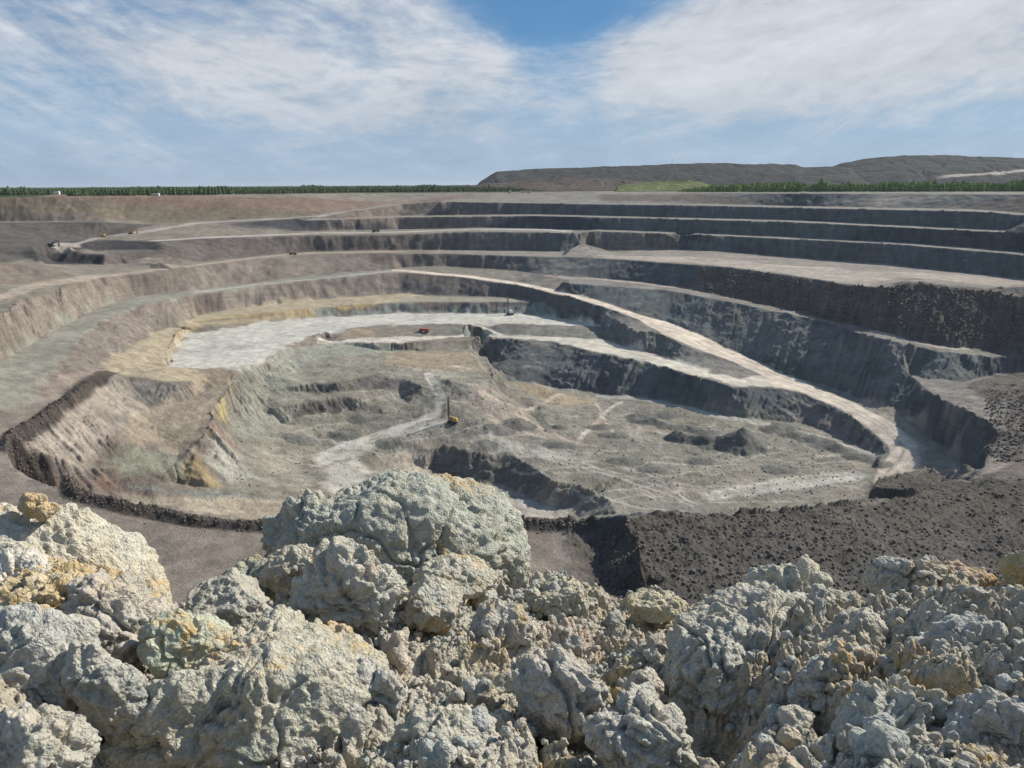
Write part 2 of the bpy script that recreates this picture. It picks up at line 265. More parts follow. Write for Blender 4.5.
# polar grid, fine where the pit is seen
AZ0, AZ1, NA = rad(-42), rad(42), 1260
az = np.linspace(AZ0, AZ1, NA)
rr = np.concatenate([np.geomspace(1.2, 150, 60, endpoint=False), np.arange(150, 210, 2.0), np.arange(210, 420, 0.75), np.arange(420, 760, 1.0), np.arange(760, 1460, 1.6), np.geomspace(1462, 60000, 70)])
NR = len(rr)
def tin(AZg, RRg):
    """sample the triangulated survey on the polar grid given by warped azimuth / radius arrays"""
    X = RRg * np.sin(AZg); Y = RRg * np.cos(AZg)
    return X, Y
def rasterise():
    # uv space: column index by azimuth, row index by radius; triangles are split finely enough to be straight in xy anyway (barycentric is done in xy)
    Z = np.full((NR, NA), np.nan)
    Xg = rr[:, None] * np.sin(az)[None]; Yg = rr[:, None] * np.cos(az)[None]
    T = VX[TRI]; TZ = VZ[TRI]
    ta = np.arctan2(T[:, :, 0], T[:, :, 1]); tr = np.hypot(T[:, :, 0], T[:, :, 1])
    for i in range(len(TRI)):
        p = T[i]
        den = (p[1, 1] - p[2, 1]) * (p[0, 0] - p[2, 0]) + (p[2, 0] - p[1, 0]) * (p[0, 1] - p[2, 1])
        if abs(den) < 1e-9: continue
        c0 = max(0, int(np.searchsorted(az, ta[i].min())) - 1); c1 = min(NA, int(np.searchsorted(az, ta[i].max())) + 1)
        if c1 <= c0: continue
        # nearest radius of a chord can be less than both ends
        mn = tr[i].min() * math.cos(min(1.3, (ta[i].max() - ta[i].min()))); 
        r0 = max(0, int(np.searchsorted(rr, mn)) - 1); r1 = min(NR, int(np.searchsorted(rr, tr[i].max())) + 1)
        if r1 <= r0: continue
        x = Xg[r0:r1, c0:c1]; y = Yg[r0:r1, c0:c1]
        a = ((p[1, 1] - p[2, 1]) * (x - p[2, 0]) + (p[2, 0] - p[1, 0]) * (y - p[2, 1])) / den
        b = ((p[2, 1] - p[0, 1]) * (x - p[2, 0]) + (p[0, 0] - p[2, 0]) * (y - p[2, 1])) / den
        c = 1 - a - b
        m = (a >= -1e-6) & (b >= -1e-6) & (c >= -1e-6)
        if m.any():
            zz = a * TZ[i, 0] + b * TZ[i, 1] + c * TZ[i, 2]
            Z[r0:r1, c0:c1][m] = zz[m]
    return Xg, Yg, Z
XG, YG, ZG = rasterise()
bad = np.isnan(ZG)
for it in range(200):
    if not bad.any(): break
    for sh in (1, -1):
        q = np.roll(ZG, sh, 1); m = bad & ~np.isnan(q); ZG[m] = q[m]; bad = np.isnan(ZG)
ZG[np.isnan(ZG)] = -3.0

# ------------------------------------------------------------------ terrain detail
def vis_slope(Z): return (Z - CZ) / rr[:, None]
def bil(Z, A, R):
    c = np.clip((A - AZ0) / (AZ1 - AZ0) * (NA - 1), 0, NA - 1.001); r = np.clip(np.interp(R, rr, np.arange(NR)), 0, NR - 1.001)
    i = r.astype(int); j = c.astype(int); fr = r - i; fc = c - j
    return (Z[i, j] * (1 - fc) + Z[i, j + 1] * fc) * (1 - fr) + (Z[i + 1, j] * (1 - fc) + Z[i + 1, j + 1] * fc) * fr
far = sstep(150, 240, rr)[:, None] * (1 - sstep(1450, 1600, rr))[:, None]
wx = (fbm(XG / 38, YG / 38, 3, 1) * 5 + fbm(XG / 9, YG / 9, 3, 2) * 2.0) * far
wy = (fbm(XG / 38, YG / 38, 3, 5) * 5 + fbm(XG / 9, YG / 9, 3, 6) * 2.0) * far
Z0 = ZG.copy()
Z1 = bil(ZG, np.arctan2(XG + wx, YG + wy), np.hypot(XG + wx, YG + wy))
def slope(Z):
    dr = np.gradient(Z, axis=0) / np.gradient(rr)[:, None]
    da = np.gradient(Z, axis=1) / (rr[:, None] * (az[1] - az[0]))
    return np.hypot(dr, da)
# the long upper slope at the left runs on without a corner
def azr(px): x_, y_, _q = ray(px, 210); return math.atan2(float(x_), float(y_))
_am = sstep(azr(95), azr(135), az) * (1 - sstep(azr(260), azr(320), az)); _col = Z1[:, int(np.searchsorted(az, azr(165)))]; _s = (_col - CZ) / rr
_r0 = rr[np.nonzero(_s >= -44 / FPX)[0]]; _r0 = _r0[_r0 > 500][0]; _mk = _am[None] * sstep(_r0, _r0 + 45, rr)[:, None] * (1 - sstep(1300, 1400, rr)[:, None])
_k = 45; _cs = np.cumsum(np.pad(Z1, ((0, 0), (_k + 1, _k)), mode='edge'), 1); _bl = (_cs[:, 2 * _k + 1:] - _cs[:, :-2 * _k - 1]) / (2 * _k + 1)
_cs = np.cumsum(np.pad(_bl, ((0, 0), (_k + 1, _k)), mode='edge'), 1); _bl = (_cs[:, 2 * _k + 1:] - _cs[:, :-2 * _k - 1]) / (2 * _k + 1)
Z1 = Z1 * (1 - _mk) + _bl * _mk
SL = slope(Z1)
HIT = {}
def hit(px, py):
    """the ground point seen at an image position of the survey photograph"""
    x, y, q = (float(v) for v in ray(px, py)); a = math.atan2(x, y); t = q / math.hypot(x, y)
    a = min(max(a, AZ0 + .001), AZ1 - .001)
    col = Z1[:, int(round((a - AZ0) / (AZ1 - AZ0) * (NA - 1)))]
    k = np.nonzero((col - CZ) / rr >= t)[0]; k = k[k > 95] if len(k) else k
    r = rr[k[0]] if len(k) else 5000.0
    return r * math.sin(a), r * math.cos(a)
COL = np.zeros((NR, NA, 3)); RUB = np.zeros((NR, NA)); SMO = np.zeros((NR, NA))
azg = np.broadcast_to(az[None], XG.shape)
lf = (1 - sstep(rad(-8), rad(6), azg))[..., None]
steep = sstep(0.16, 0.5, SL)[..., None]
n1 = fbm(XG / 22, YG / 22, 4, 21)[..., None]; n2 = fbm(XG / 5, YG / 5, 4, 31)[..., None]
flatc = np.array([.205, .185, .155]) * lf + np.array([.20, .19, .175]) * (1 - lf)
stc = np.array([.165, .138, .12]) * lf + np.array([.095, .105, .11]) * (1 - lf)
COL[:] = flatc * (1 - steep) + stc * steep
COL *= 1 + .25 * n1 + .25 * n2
far_g = sstep(1470, 1560, rr)[:, None, None]
COL = COL * (1 - far_g) + np.array([.045, .07, .028]) * (1 + .3 * n1) * far_g
pwx = XG + fbm(XG / 14, YG / 14, 4, 41) * 7; pwy = YG + fbm(XG / 14, YG / 14, 4, 47) * 7
swx = XG + fbm(XG / 25, YG / 25, 3, 51) * 2; swy = YG + fbm(XG / 25, YG / 25, 3, 57) * 2
PAINT = []
def region(px_pts, pad):
    W = np.array([hit(*p) for p in px_pts])
    ta = np.arctan2(W[:, 0], W[:, 1]); tr = np.hypot(W[:, 0], W[:, 1])
    c0 = max(0, np.searchsorted(az, ta.min() - pad / tr.min()) - 1); c1 = min(NA, np.searchsorted(az, ta.max() + pad / tr.min()) + 1)
    r0 = max(0, np.searchsorted(rr, tr.min() - pad - 15) - 1); r1 = min(NR, np.searchsorted(rr, tr.max() + pad + 15) + 1)
    return W, slice(r0, r1), slice(c0, c1)
def segd(x, y, a, b):
    vx, vy = b[0] - a[0], b[1] - a[1]; L2 = vx * vx + vy * vy + 1e-9
    t = np.clip(((x - a[0]) * vx + (y - a[1]) * vy) / L2, 0, 1)
    return np.hypot(x - a[0] - vx * t, y - a[1] - vy * t), t
def apply(rs, cs, m, col, rub, smo, tex=.18):
    if col is not None:
        c = np.array(col) * (1 + tex * n1[rs, cs] * 1.2 + tex * n2[rs, cs] * 1.5)
        COL[rs, cs] = COL[rs, cs] * (1 - m[..., None]) + c * m[..., None]
    if rub is not None: RUB[rs, cs] = RUB[rs, cs] * (1 - m) + rub * m
    if smo is not None: SMO[rs, cs] = SMO[rs, cs] * (1 - m) + smo * m
def patch(col, pts, soft=3.0, op=1.0, rub=None, smo=None, only=None, warp=True):
    W, rs, cs = region(pts, 12 + soft)
    x = (pwx if warp else swx)[rs, cs]; y = (pwy if warp else swy)[rs, cs]; ins = np.zeros(x.shape, bool); d = np.full(x.shape, 1e9)
    for a, b in zip(W, np.roll(W, -1, 0)):
        cond = ((a[1] > y) != (b[1] > y)); xi = (b[0] - a[0]) * (y - a[1]) / ((b[1] - a[1]) or 1e-9) + a[0]
        ins ^= cond & (x < xi); d = np.minimum(d, segd(x, y, a, b)[0])
    m = sstep(-soft, soft, np.where(ins, d, -d)) * op
    if only == 'flat': m = m * (1 - sstep(.2, .45, SL[rs, cs]))
    if only == 'steep': m = m * sstep(.15, .4, SL[rs, cs])
    apply(rs, cs, m, col, rub, smo)
def track(col, pts, width, soft=1.0, op=1.0, rub=None, smo=None, w2=None, only=None, warp=False):
    W, rs, cs = region(pts, width + soft + 4)
    x = (pwx if warp else swx)[rs, cs]; y = (pwy if warp else swy)[rs, cs]; m = np.zeros(x.shape)
    n = len(W) - 1
    for i, (a, b) in enumerate(zip(W[:-1], W[1:])):
        d, t = segd(x, y, a, b); ww = width if w2 is None else width + (w2 - width) * (i + t) / n
        m = np.maximum(m, 1 - sstep(ww / 2 - soft / 2, ww / 2 + soft / 2, d))
    if only == 'flat': m = m * (1 - sstep(.2, .45, SL[rs, cs]))
    apply(rs, cs, m * op, col, rub, smo)

# palette: the real colours of the dry ground
brown = (.19, .135, .105); olive = (.165, .14, .10); slate = (.085, .077, .074); coal = (.05, .048, .05); sand = (.36, .31, .245); beige = (.36, .31, .225)
white = (.47, .46, .42); pale = (.50, .47, .41); roadc = (.54, .48, .41); greygreen = (.25, .245, .21); purple = (.225, .195, .175); pink = (.235, .205, .175)
ochre = (.40, .31, .16); wall = (.135, .15, .15); floorc = (.225, .215, .18); orangeb = (.30, .245, .175); dark = (.125, .11, .098); near = (.205, .178, .155)
# far left walls
patch(brown, [(-40,197),(200,196),(480,193),(440,201),(400,203),(317,214),(250,212),(150,207),(-40,209)], 8, .9)
patch(olive, [(-40,208),(150,206),(300,209),(317,215),(200,222),(-40,222)], 6, .8)
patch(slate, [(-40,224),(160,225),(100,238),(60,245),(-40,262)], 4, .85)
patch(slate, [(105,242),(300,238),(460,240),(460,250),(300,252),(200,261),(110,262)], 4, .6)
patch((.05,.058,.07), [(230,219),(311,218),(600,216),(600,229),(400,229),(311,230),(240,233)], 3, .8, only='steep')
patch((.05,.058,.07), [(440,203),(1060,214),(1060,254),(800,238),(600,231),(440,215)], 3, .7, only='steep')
patch(coal, [(72,241),(118,240),(160,242),(162,250),(110,250),(72,252)], 3, .9); patch(coal, [(20,254),(60,253),(108,255),(104,265),(45,264)], 3, .9)
patch((.30,.27,.245), [(60,243),(72,243),(85,241),(74,250),(50,250)], 2, .9)
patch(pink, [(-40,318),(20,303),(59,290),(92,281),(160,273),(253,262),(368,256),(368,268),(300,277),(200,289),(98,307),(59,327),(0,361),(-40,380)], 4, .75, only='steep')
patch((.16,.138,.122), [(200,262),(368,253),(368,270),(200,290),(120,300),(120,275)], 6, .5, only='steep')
for l in ([(-30,224),(400,203.6),(449,200.8),(600,203.6),(800,207),(1050,215)],): track((.25,.235,.21), l[1:], 9, 4, .8, only='flat')
track((.33,.30,.27), [(60,246),(101,237),(137,233),(168,228),(200,223),(317,216),(400,204)], 12, 4, .95, smo=1)
track((.40,.38,.35), [(160,240.5),(200,238),(258,235.5),(317,233),(400,232),(470,229.5),(566,231)], 22, 5, .95, smo=1, only='flat')
track((.25,.235,.215), [(600,230.5),(737,236),(800,238.5),(909,244),(1040,255)], 12, 4, .9, only='flat'); track((.25,.235,.215), [(311,220),(400,216.6),(600,216.6),(800,221.3),(1040,233)], 12, 4, .9, only='flat')
track((.34,.29,.24), [(-40,306),(0,297),(45,284),(92,277),(157,270),(253,258),(309,253),(400,251.5)], 14, 4, .9, only='flat')
patch((.235,.215,.195), [(459,250.5),(560,252),(600,250.7),(678,250),(800,258.5),(953,272.5),(1050,280),(1050,293),(953,284),(887,289),(800,276.5),(670,263),(560,257),(459,254)], 2, .95, smo=.7, only='flat')
patch((.37,.33,.29), [(600,255),(690,257),(780,264),(870,270),(960,275),(1040,283),(1000,287),(900,277),(860,286),(800,275),(700,264),(600,257.5)], 3, .75, only='flat')
track((.18,.15,.14), [(690,259),(760,263),(850,270),(890,272)], 5, 4, .8); track((.52,.48,.44), [(785,266.5),(830,268)], 7, 3, .8); track((.16,.14,.13), [(620,255.5),(650,255.5)], 8, 3, .8)
patch((.17,.15,.13), [(572,233),(600,232),(674,235),(684,249),(600,250),(580,248)], 3, .8, rub=.6)
patch((.12,.102,.09), [(600,194),(700,194.5),(1060,196),(1060,211),(975,208),(800,205),(600,201)], 8, .85)
patch((.20,.20,.17), [(560,190),(1060,190.5),(1060,193.5),(700,192.5),(560,191.6)], 12, .7)
# rubble tip on the right
patch(dark, [(676,286),(700,276),(735,271),(770,275),(800,277.5),(887,289),(905,281),(953,286.5),(1060,296),(1060,470),(1024,466),(1020,425),(985,398),(962,388),(975,381),(1020,371),(1000,356),(900,338),(800,314),(740,300)], 4, .95, rub=1)
patch((.15,.13,.12), [(1000,395),(1000,470),(978,485),(1040,478),(1040,420)], 5, .8, rub=.25)
track((.34,.29,.26), [(546,275),(600,279.5),(639,283),(674,288)], 9, 4, .95, w2=9, only='flat'); track((.38,.34,.30), [(874,331.5),(909,341),(940,348.5),(966,350)], 5, 2, .95)
track((.24,.21,.19), [(674,288),(703,294),(760,305),(850,326)], 6, 3, .8)
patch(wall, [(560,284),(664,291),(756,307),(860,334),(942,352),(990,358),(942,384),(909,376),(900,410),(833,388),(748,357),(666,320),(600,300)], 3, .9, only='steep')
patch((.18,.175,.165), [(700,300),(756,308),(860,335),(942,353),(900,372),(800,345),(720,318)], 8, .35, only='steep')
patch((.24,.22,.20), [(909,377),(931,392),(953,405),(979,418),(990,432),(1010,432),(1000,405),(960,390)], 3, .9, rub=.1); patch((.30,.26,.225), [(975,480),(988,455),(1012,462),(1000,474)], 3, .8, rub=.1)
# left road and the wall under it
patch(greygreen, [(-60,365),(0,361),(18,349),(59,328),(98,308),(133,297),(200,289.5),(300,277.5),(390,269),(390,273),(300,281.5),(200,294.5),(133,307),(99,323),(74,345),(51,373),(38,402),(-60,414)], 2.5, .95, smo=1, rub=0)
track((.36,.34,.30), [(200,292),(258,284.5),(310,279.5),(392,271)], 9, 3, .9)
patch(near, [(-60,416),(30,406),(55,375),(110,372),(78,392),(10,450),(60,492),(272,528),(560,528),(610,600),(560,640),(-80,640)], 6, .95, smo=.8, rub=0)
patch((.27,.22,.19), [(40,385),(60,374),(95,374),(60,400)], 3, .7)
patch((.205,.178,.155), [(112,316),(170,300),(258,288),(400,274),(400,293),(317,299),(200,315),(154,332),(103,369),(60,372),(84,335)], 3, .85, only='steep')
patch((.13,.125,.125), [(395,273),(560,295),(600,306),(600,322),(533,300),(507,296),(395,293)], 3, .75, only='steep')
# bench six, its ochre lip, bench seven
patch(beige, [(84,373),(103.5,369),(115,356),(140,340),(154,332),(200,315.5),(258.6,306),(317,299.5),(400,293.5),(430,296),(430,301),(348,305.5),(258,313),(200,322),(176,334),(168,353),(164,366),(230,372),(200,384),(150,381),(112,373)], 3, .9, rub=0)
patch((.30,.285,.235), [(400,295.5),(520,298.5),(520,301.5),(400,302)], 2, .8)
track(ochre, [(200,321),(258,314.5),(330,307.5),(372,305)], 6, 4, .75); track((.42,.34,.2), [(176,345),(186,330),(200,324),(330,311)], 9, 6, .6)
patch((.21,.235,.215), [(310,309),(400,304),(533,303),(595,325),(525,313.5),(400,312.5),(317,317)], 2, .85, only='steep')
patch(white, [(166,366),(176,346),(187,333),(223,330),(258,323),(317,317.5),(400,313.3),(498,313.3),(525,314.3),(566,319.3),(600,326),(520,324.4),(469,324),(380,324.6),(340,330),(313,334.6),(294,341.5),(278,353),(264,363),(239,371),(200,369)], 2.5, .95, smo=.5, rub=0)
track((.40,.395,.37), [(200,340),(230,345),(262,348)], 6, 6, .5, warp=True); track((.38,.37,.34), [(176,350),(205,352),(240,357)], 5, 4, .5, warp=True)
for k in range(9): track((.40,.40,.38), [(200 + k * 9, 368 - k), (215 + k * 12, 345 - k * 2)], 1.6, 1.5, .6)
patch((.19,.215,.20), [(330,330),(380,325),(598,327),(600,338),(544,336),(440,335),(400,337),(346,339)], 2, .9, rub=.35, only='steep')
patch(orangeb, [(340,332),(358,328),(375,331),(372,338),(345,338)], 2, .75)
# bench eight and the ramps
patch(pale, [(318,337),(346,339.5),(400,337.5),(440,335.6),(500,336),(544,337),(600,339),(645,351.5),(686,364.5),(736,379),(764,377.5),(776,388),(737,387),(682,372),(639,360.6),(600,352.6),(556,341.6),(478,339.5),(400,342),(346,343),(318,342)], 1.5, .98, smo=1, rub=0)
track((.36,.345,.31), [(520,338.5),(600,345),(690,369)], 1.6, 1.5, .7)
track(pale, [(469,322.5),(486,329.5),(508,337)], 5, 1.5, .95, smo=1)
patch(roadc, [(392,269.5),(458.6,274.6),(517,282),(560,291),(600,301.5),(639,314.8),(666,321.5),(705,336.5),(748,357.5),(784,375),(800,379.5),(844,397.7),(892,423),(922.5,445),(926,460),(922,473),(900,476),(874,483),(887,456),(887.5,445),(872,431.6),(844,412),(800,392),(776,388),(762,375.5),(733,362),(697,349),(664,335),(637,319),(600,305.3),(517,284.8),(458,276.8),(392,271)], 1.2, 1.0, smo=1, rub=0, warp=False)
for o_ in (0.30, 0.62): track((.37,.33,.285), [(600,302+4*o_),(664,321+14*o_),(697,333+15*o_),(748,358+11*o_),(800,381+10*o_),(844,399+12*o_),(884,421+14*o_),(905,442+10*o_),(900,462),(884,478)], 1.6, 1.4, .7)
track((.22,.2,.175), [(900,442),(903,452),(890,472)], 1.2, 1, .7)
patch((.28,.25,.22), [(800,378),(860,397),(900,411),(935,440),(953,452),(967,482),(926,471),(926,458),(922,444),(892,422),(844,397)], 2, .85, rub=.4)
patch((.17,.17,.16), [(600,307),(637,320),(664,336),(697,350),(733,363),(762,376),(730,377),(686,364),(645,351),(600,338)], 2, .7, rub=.3, only='steep')
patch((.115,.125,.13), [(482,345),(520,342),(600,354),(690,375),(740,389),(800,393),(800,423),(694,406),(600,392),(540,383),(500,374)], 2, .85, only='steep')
patch((.2,.18,.165), [(780,390),(844,414),(885,446),(880,460),(844,437),(790,420)], 3, .8, rub=.5)
# middle of the pit
patch(floorc, [(260,375),(340,345),(400,345),(476,350),(505,380),(600,394),(800,424),(877,455),(872,484),(800,508),(740,512),(640,512),(590,520),(520,518),(430,495),(270,522),(190,512),(240,400)], 5, .8)
patch(orangeb, [(385,352),(470,351),(476,362),(480,372),(440,372),(385,364)], 2, .75); track(sand, [(470,353),(488,373)], 2.5, 2, .8); track((.45,.42,.37), [(455,366),(470,369)], 5, 3, .8)
patch((.33,.31,.265), [(390,366),(440,371),(490,377),(440,377),(400,376)], 3, .7)
patch(orangeb, [(508,381),(545,387),(566,394),(600,400),(560,408),(530,397)], 3, .8); track((.42,.37,.30), [(520,409),(545,403),(560,394)], 4, 3, .8); track((.42,.38,.31), [(534,383),(552,389)], 3, 3, .7)
patch((.36,.31,.265), [(455,382),(480,388),(520,412),(552,432),(600,446),(560,443),(517,436),(492,430),(470,402)], 4, .85, rub=.4)
patch((.13,.12,.11), [(492,380),(508,388),(526,399),(534,406),(520,404),(500,392)], 2, .8, rub=.5); track((.15,.145,.135), [(460,396),(478,418),(492,433),(515,436),(540,440)], 2.5, 3, .6, rub=.2)
patch((.19,.18,.165), [(444,380),(460,381),(470,402),(464,410),(452,398)], 2, .75, rub=.5); patch((.17,.165,.155), [(404,377),(426,385),(428,402),(410,405),(398,400)], 3, .6, rub=.6)
patch((.11,.105,.10), [(310,383),(350,380),(372,376),(398,381),(395,389),(350,391),(312,391)], 2, .8, rub=.5); patch((.10,.095,.09), [(297,405),(325,401),(350,398),(352,411),(325,414),(300,414)], 2, .8, rub=.5)
patch((.26,.27,.235), [(280,350),(330,342),(400,344),(400,352),(330,357),(290,372)], 3, .7, rub=.4)
patch((.26,.265,.225), [(200,370),(262,364),(290,345),(300,372),(290,420),(262,440),(232,440),(225,410),(236,385)], 5, .6, rub=.5)
patch((.29,.275,.225), [(270,420),(400,414),(330,432),(300,462),(320,500),(262,480)], 6, .7)
patch((.45,.43,.385), [(316,453),(345,443),(400,430),(450,421),(452,428),(410,434),(372,445),(352,458),(388,492),(330,496)], 3, .85, smo=.8)
track((.50,.475,.43), [(427,374),(436,386),(440,402),(436,414),(400,427),(368,438),(326,453)], 7, 3, .95, w2=8, smo=1)
for o_ in (-2.2, 2.2): track((.40,.38,.34), [(432+o_,378),(437+o_,388),(441+o_,403)], 1.2, 1, .6)
for a_, b_ in (((322,455),(358,495)), ((334,452),(372,492)), ((346,455),(384,490))): track((.33,.32,.28), [a_, b_], 1.2, 1, .7)
patch((.36,.35,.31), [(439,440),(500,432),(540,446),(600,462),(560,462),(500,452),(468,450)], 3, .8)
patch((.23,.23,.205), [(370,446),(400,434),(450,430),(480,440),(440,440),(400,450)], 3, .5)
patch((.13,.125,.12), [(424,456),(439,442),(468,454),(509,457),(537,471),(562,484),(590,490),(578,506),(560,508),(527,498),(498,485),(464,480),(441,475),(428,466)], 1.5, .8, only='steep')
patch((.38,.355,.32), [(470,483),(500,488),(560,511),(580,516),(520,518),(440,490)], 3, .8)
patch((.40,.35,.30), [(380,456),(410,452),(428,470),(440,480),(400,482)], 4, .7, rub=.2)
for o_ in (0, 5): track((.42,.405,.37), [(520,447+o_),(560,457+o_),(620,474+o_),(665,488+o_),(695,505+o_*.6)], 1.6, 1.2, .85)
track((.20,.20,.18), [(640,474),(668,486),(688,500)], 1.6, 1.5, .6)
for px_ in ([(704,495),(760,484),(800,478),(850,472)], [(712,501),(780,488),(850,478)], [(740,497),(800,487),(860,480)]): track((.46,.44,.40), px_, 3.5, 2.5, .85)
patch((.42,.41,.37), [(700,492),(760,482),(840,470),(868,480),(800,488),(712,503)], 2, .6)
track((.42,.405,.37), [(600,396),(645,400),(694,411),(744,421),(790,430),(830,440),(872,456)], 6, 4, .8); track((.50,.45,.40), [(580,440),(600,422),(608,408),(622,402)], 3.5, 2, .85); track((.46,.41,.36), [(596,404),(604,418),(612,432)], 2.5, 2, .8)
for px_ in ([(624,425),(640,443),(655,455)], [(632,420),(640,436),(668,452)], [(780,448),(810,456),(840,455)], [(760,455),(800,465),(860,462)], [(612,500),(640,494),(672,502)], [(540,470),(600,468),(650,472)], [(706,476),(744,470),(790,466)], [(650,462),(700,466),(740,463)]): track((.40,.385,.34), px_, 2.2, 2, .6, warp=True)
for px_ in ([(600,450),(680,458),(740,456)], [(590,470),(660,475)], [(770,440),(830,450)], [(620,440),(660,448)], [(780,495),(840,484)], [(625,410),(660,412),(690,420)]): track((.17,.165,.15), px_, 2.5, 3, .55, warp=True, rub=.5)
patch((.34,.24,.20), [(588,420),(600,415),(606,425),(592,430)], 3, .5); patch((.36,.27,.21), [(648,419),(668,421),(664,428),(650,427)], 2, .6)
for k in range(120):
    q_ = np.random.default_rng(500 + k); cx_ = q_.uniform(280, 850); cy_ = q_.uniform(np.interp(cx_, [280, 500, 850], [385, 400, 440]), 508); a_ = q_.uniform(-.25, .25); l_ = q_.uniform(12, 60); b_ = q_.uniform(-4, 4)
    pts_ = [(cx_ - l_, cy_ - a_ * l_), (cx_, cy_ + b_), (cx_ + l_, cy_ + a_ * l_)]
    pts_ = [(min(870, max(262, x_)), min(510, max(380, y_))) for x_, y_ in pts_]
    track([(.16,.155,.13), (.37,.35,.30), (.29,.25,.20), (.42,.40,.355)][k % 4], pts_, [2.2, 1.5, 5, 1.1][k % 4], [2.5, 1.3, 5, .9][k % 4], [.5, .7, .5, .8][k % 4], warp=(k % 4 != 3))
# the cove at the left
patch((.34,.30,.255), [(110,374),(125,382),(140,405),(150,420),(107,440),(92,455),(84,472),(40,470),(18,455),(30,428),(60,412),(82,390)], 4, .9, rub=.1)
patch((.27,.24,.21), [(60,420),(100,405),(130,420),(100,440),(84,465),(40,460)], 6, .5)
patch((.32,.27,.21), [(140,410),(200,385),(232,375),(232,388),(218,408),(205,430),(190,450),(140,445),(120,440)], 4, .85, rub=0)
patch((.24,.25,.19), [(130,445),(190,452),(182,480),(120,478),(108,462)], 5, .7, rub=.15)
patch((.17,.165,.155), [(125,380),(152,384),(185,388),(188,400),(165,406),(142,405),(128,390)], 3, .7, rub=.5)
patch((.24,.19,.145), [(188,372),(220,368),(237,372),(234,386),(212,380)], 2, .8, rub=.3)
patch((.38,.29,.16), [(184,458),(198,455),(213,472),(216,488),(196,488),(182,480)], 5, .75); patch((.46,.40,.17), [(216,407),(228,402),(230,415),(218,420)], 2, .7); patch((.26,.18,.15), [(208,422),(222,430),(236,452),(232,460),(215,440)], 3, .7)
patch((.20,.21,.20), [(124,486),(200,492),(262,496),(280,500),(230,500),(150,494)], 2, .7, rub=.5); patch((.22,.15,.12), [(88,478),(104,478),(116,488),(100,492)], 2, .7)
patch((.38,.325,.255), [(110,494),(200,500),(300,502),(290,520),(256,522),(172,510)], 3, .8, rub=.05)
patch((.35,.34,.30), [(215,435),(240,455),(260,480),(235,488),(220,475),(205,455)], 4, .8, rub=.4)
# the dark bund on the lip of the near bench
track((.062,.052,.047), [(110,373),(90,384),(62,405),(40,422),(16,436),(9,455),(16,470),(45,485),(75,497),(110,506),(150,514),(200,524),(256,530),(300,532),(400,532),(500,528),(560,528),(590,528)], 11, 3, .95, w2=7, rub=.5)
BUND = [(90,384),(62,405),(40,422),(16,436),(9,455),(16,470),(45,485),(75,496),(110,505),(150,512),(200,522),(256,527.5),(300,529),(400,529),(500,526),(560,526),(590,528)]
# near bank
patch((.088,.079,.070), [(560,528),(600,526),(621,517),(678,517.5),(737,512),(800,511),(878,502),(866,490),(885,480),(905,472),(925,471),(945,477),(966,483),(1000,480),(1060,475),(1060,640),(650,640),(590,600),(575,560)], 4, .97, rub=.85)
patch((.115,.108,.10), [(670,580),(760,560),(900,565),(1060,560),(1060,640),(650,640)], 10, .7, rub=.3)
patch((.105,.10,.095), [(640,540),(760,535),(1000,520),(1040,560),(700,570)], 14, .5)

# ---- shape: gullies on the faces, heaps of rubble, bund, tracks
pcx, pcy = -20.0, 620.0
th = np.arctan2(XG - pcx, YG - pcy); Rp = np.hypot(XG - pcx, YG - pcy)
arc = th * np.maximum(Rp, 60)
gul = 1 - np.abs(fbm(arc / 4.5 + fbm(XG / 30, YG / 30, 2, 60) * 2, Rp / 60, 4, 61)) * 2.4
gul2 = fbm(arc / 16, Rp / 60, 2, 67)
st1 = sstep(.35, .85, SL) * far * (1 - SMO) * (1 - .85 * sstep(700, 900, rr)[:, None] * lf[..., 0]) * (1 - .45 * sstep(700, 900, rr)[:, None])
rill = fbm(arc / 3.2 + fbm(XG / 30, YG / 30, 2, 60) * 3, Rp / 40, 3, 63)[..., None] * sstep(.2, .6, SL)[..., None]
COL *= 1 + .24 * rill
Z = Z1 + st1 * (gul * 1.25 + gul2 * 3.2 + fbm(XG / 4, YG / 4, 3, 71) * 1.2) * np.minimum(1.2, SL)
Z += far * (1 - SMO * .8) * (1 - .85 * sstep(560, 900, rr)[:, None]) * (fbm(XG / 9, YG / 9, 4, 73) * .9 + np.abs(fbm(XG / 3, YG / 3, 3, 75)) * .5) * (1 - .3 * st1)
rbm = np.clip(.5 + 1.4 * fbm(XG / 30, YG / 30, 3, 98), .1, 1.3)
rubz = rbm * domes(XG / 6.5, YG / 6.5, 81, .15, .6, .35) * 2.0 + domes(XG / 2.3, YG / 2.3, 91, .15, .7, .6) * .9 + domes(XG / 1.2, YG / 1.2, 97, .2, .7) * .55 + np.abs(fbm(XG / 4, YG / 4, 4, 96)) * .9
Z += far * RUB * (rubz * .95 - .6 + fbm(XG / 26, YG / 26, 3, 99) * 2.0)
# bund: a heaped ridge along the lip
W, rs, cs = region(BUND, 14)
m = np.zeros(XG[rs, cs].shape)
for a, b in zip(W[:-1], W[1:]): m = np.maximum(m, 1 - sstep(.5, 5.6, segd(XG[rs, cs] + wx[rs, cs] * .4, YG[rs, cs] + wy[rs, cs] * .4, a, b)[0]))
Z[rs, cs] += m * (1.7 + 1.6 * domes(XG[rs, cs] / 2.6, YG[rs, cs] / 2.6, 101, .2, .7, .7) + .9 * domes(XG[rs, cs] / 1.1, YG[rs, cs] / 1.1, 105, .3, .7) + .5 * fbm(XG[rs, cs] / 5, YG[rs, cs] / 5, 2, 103))
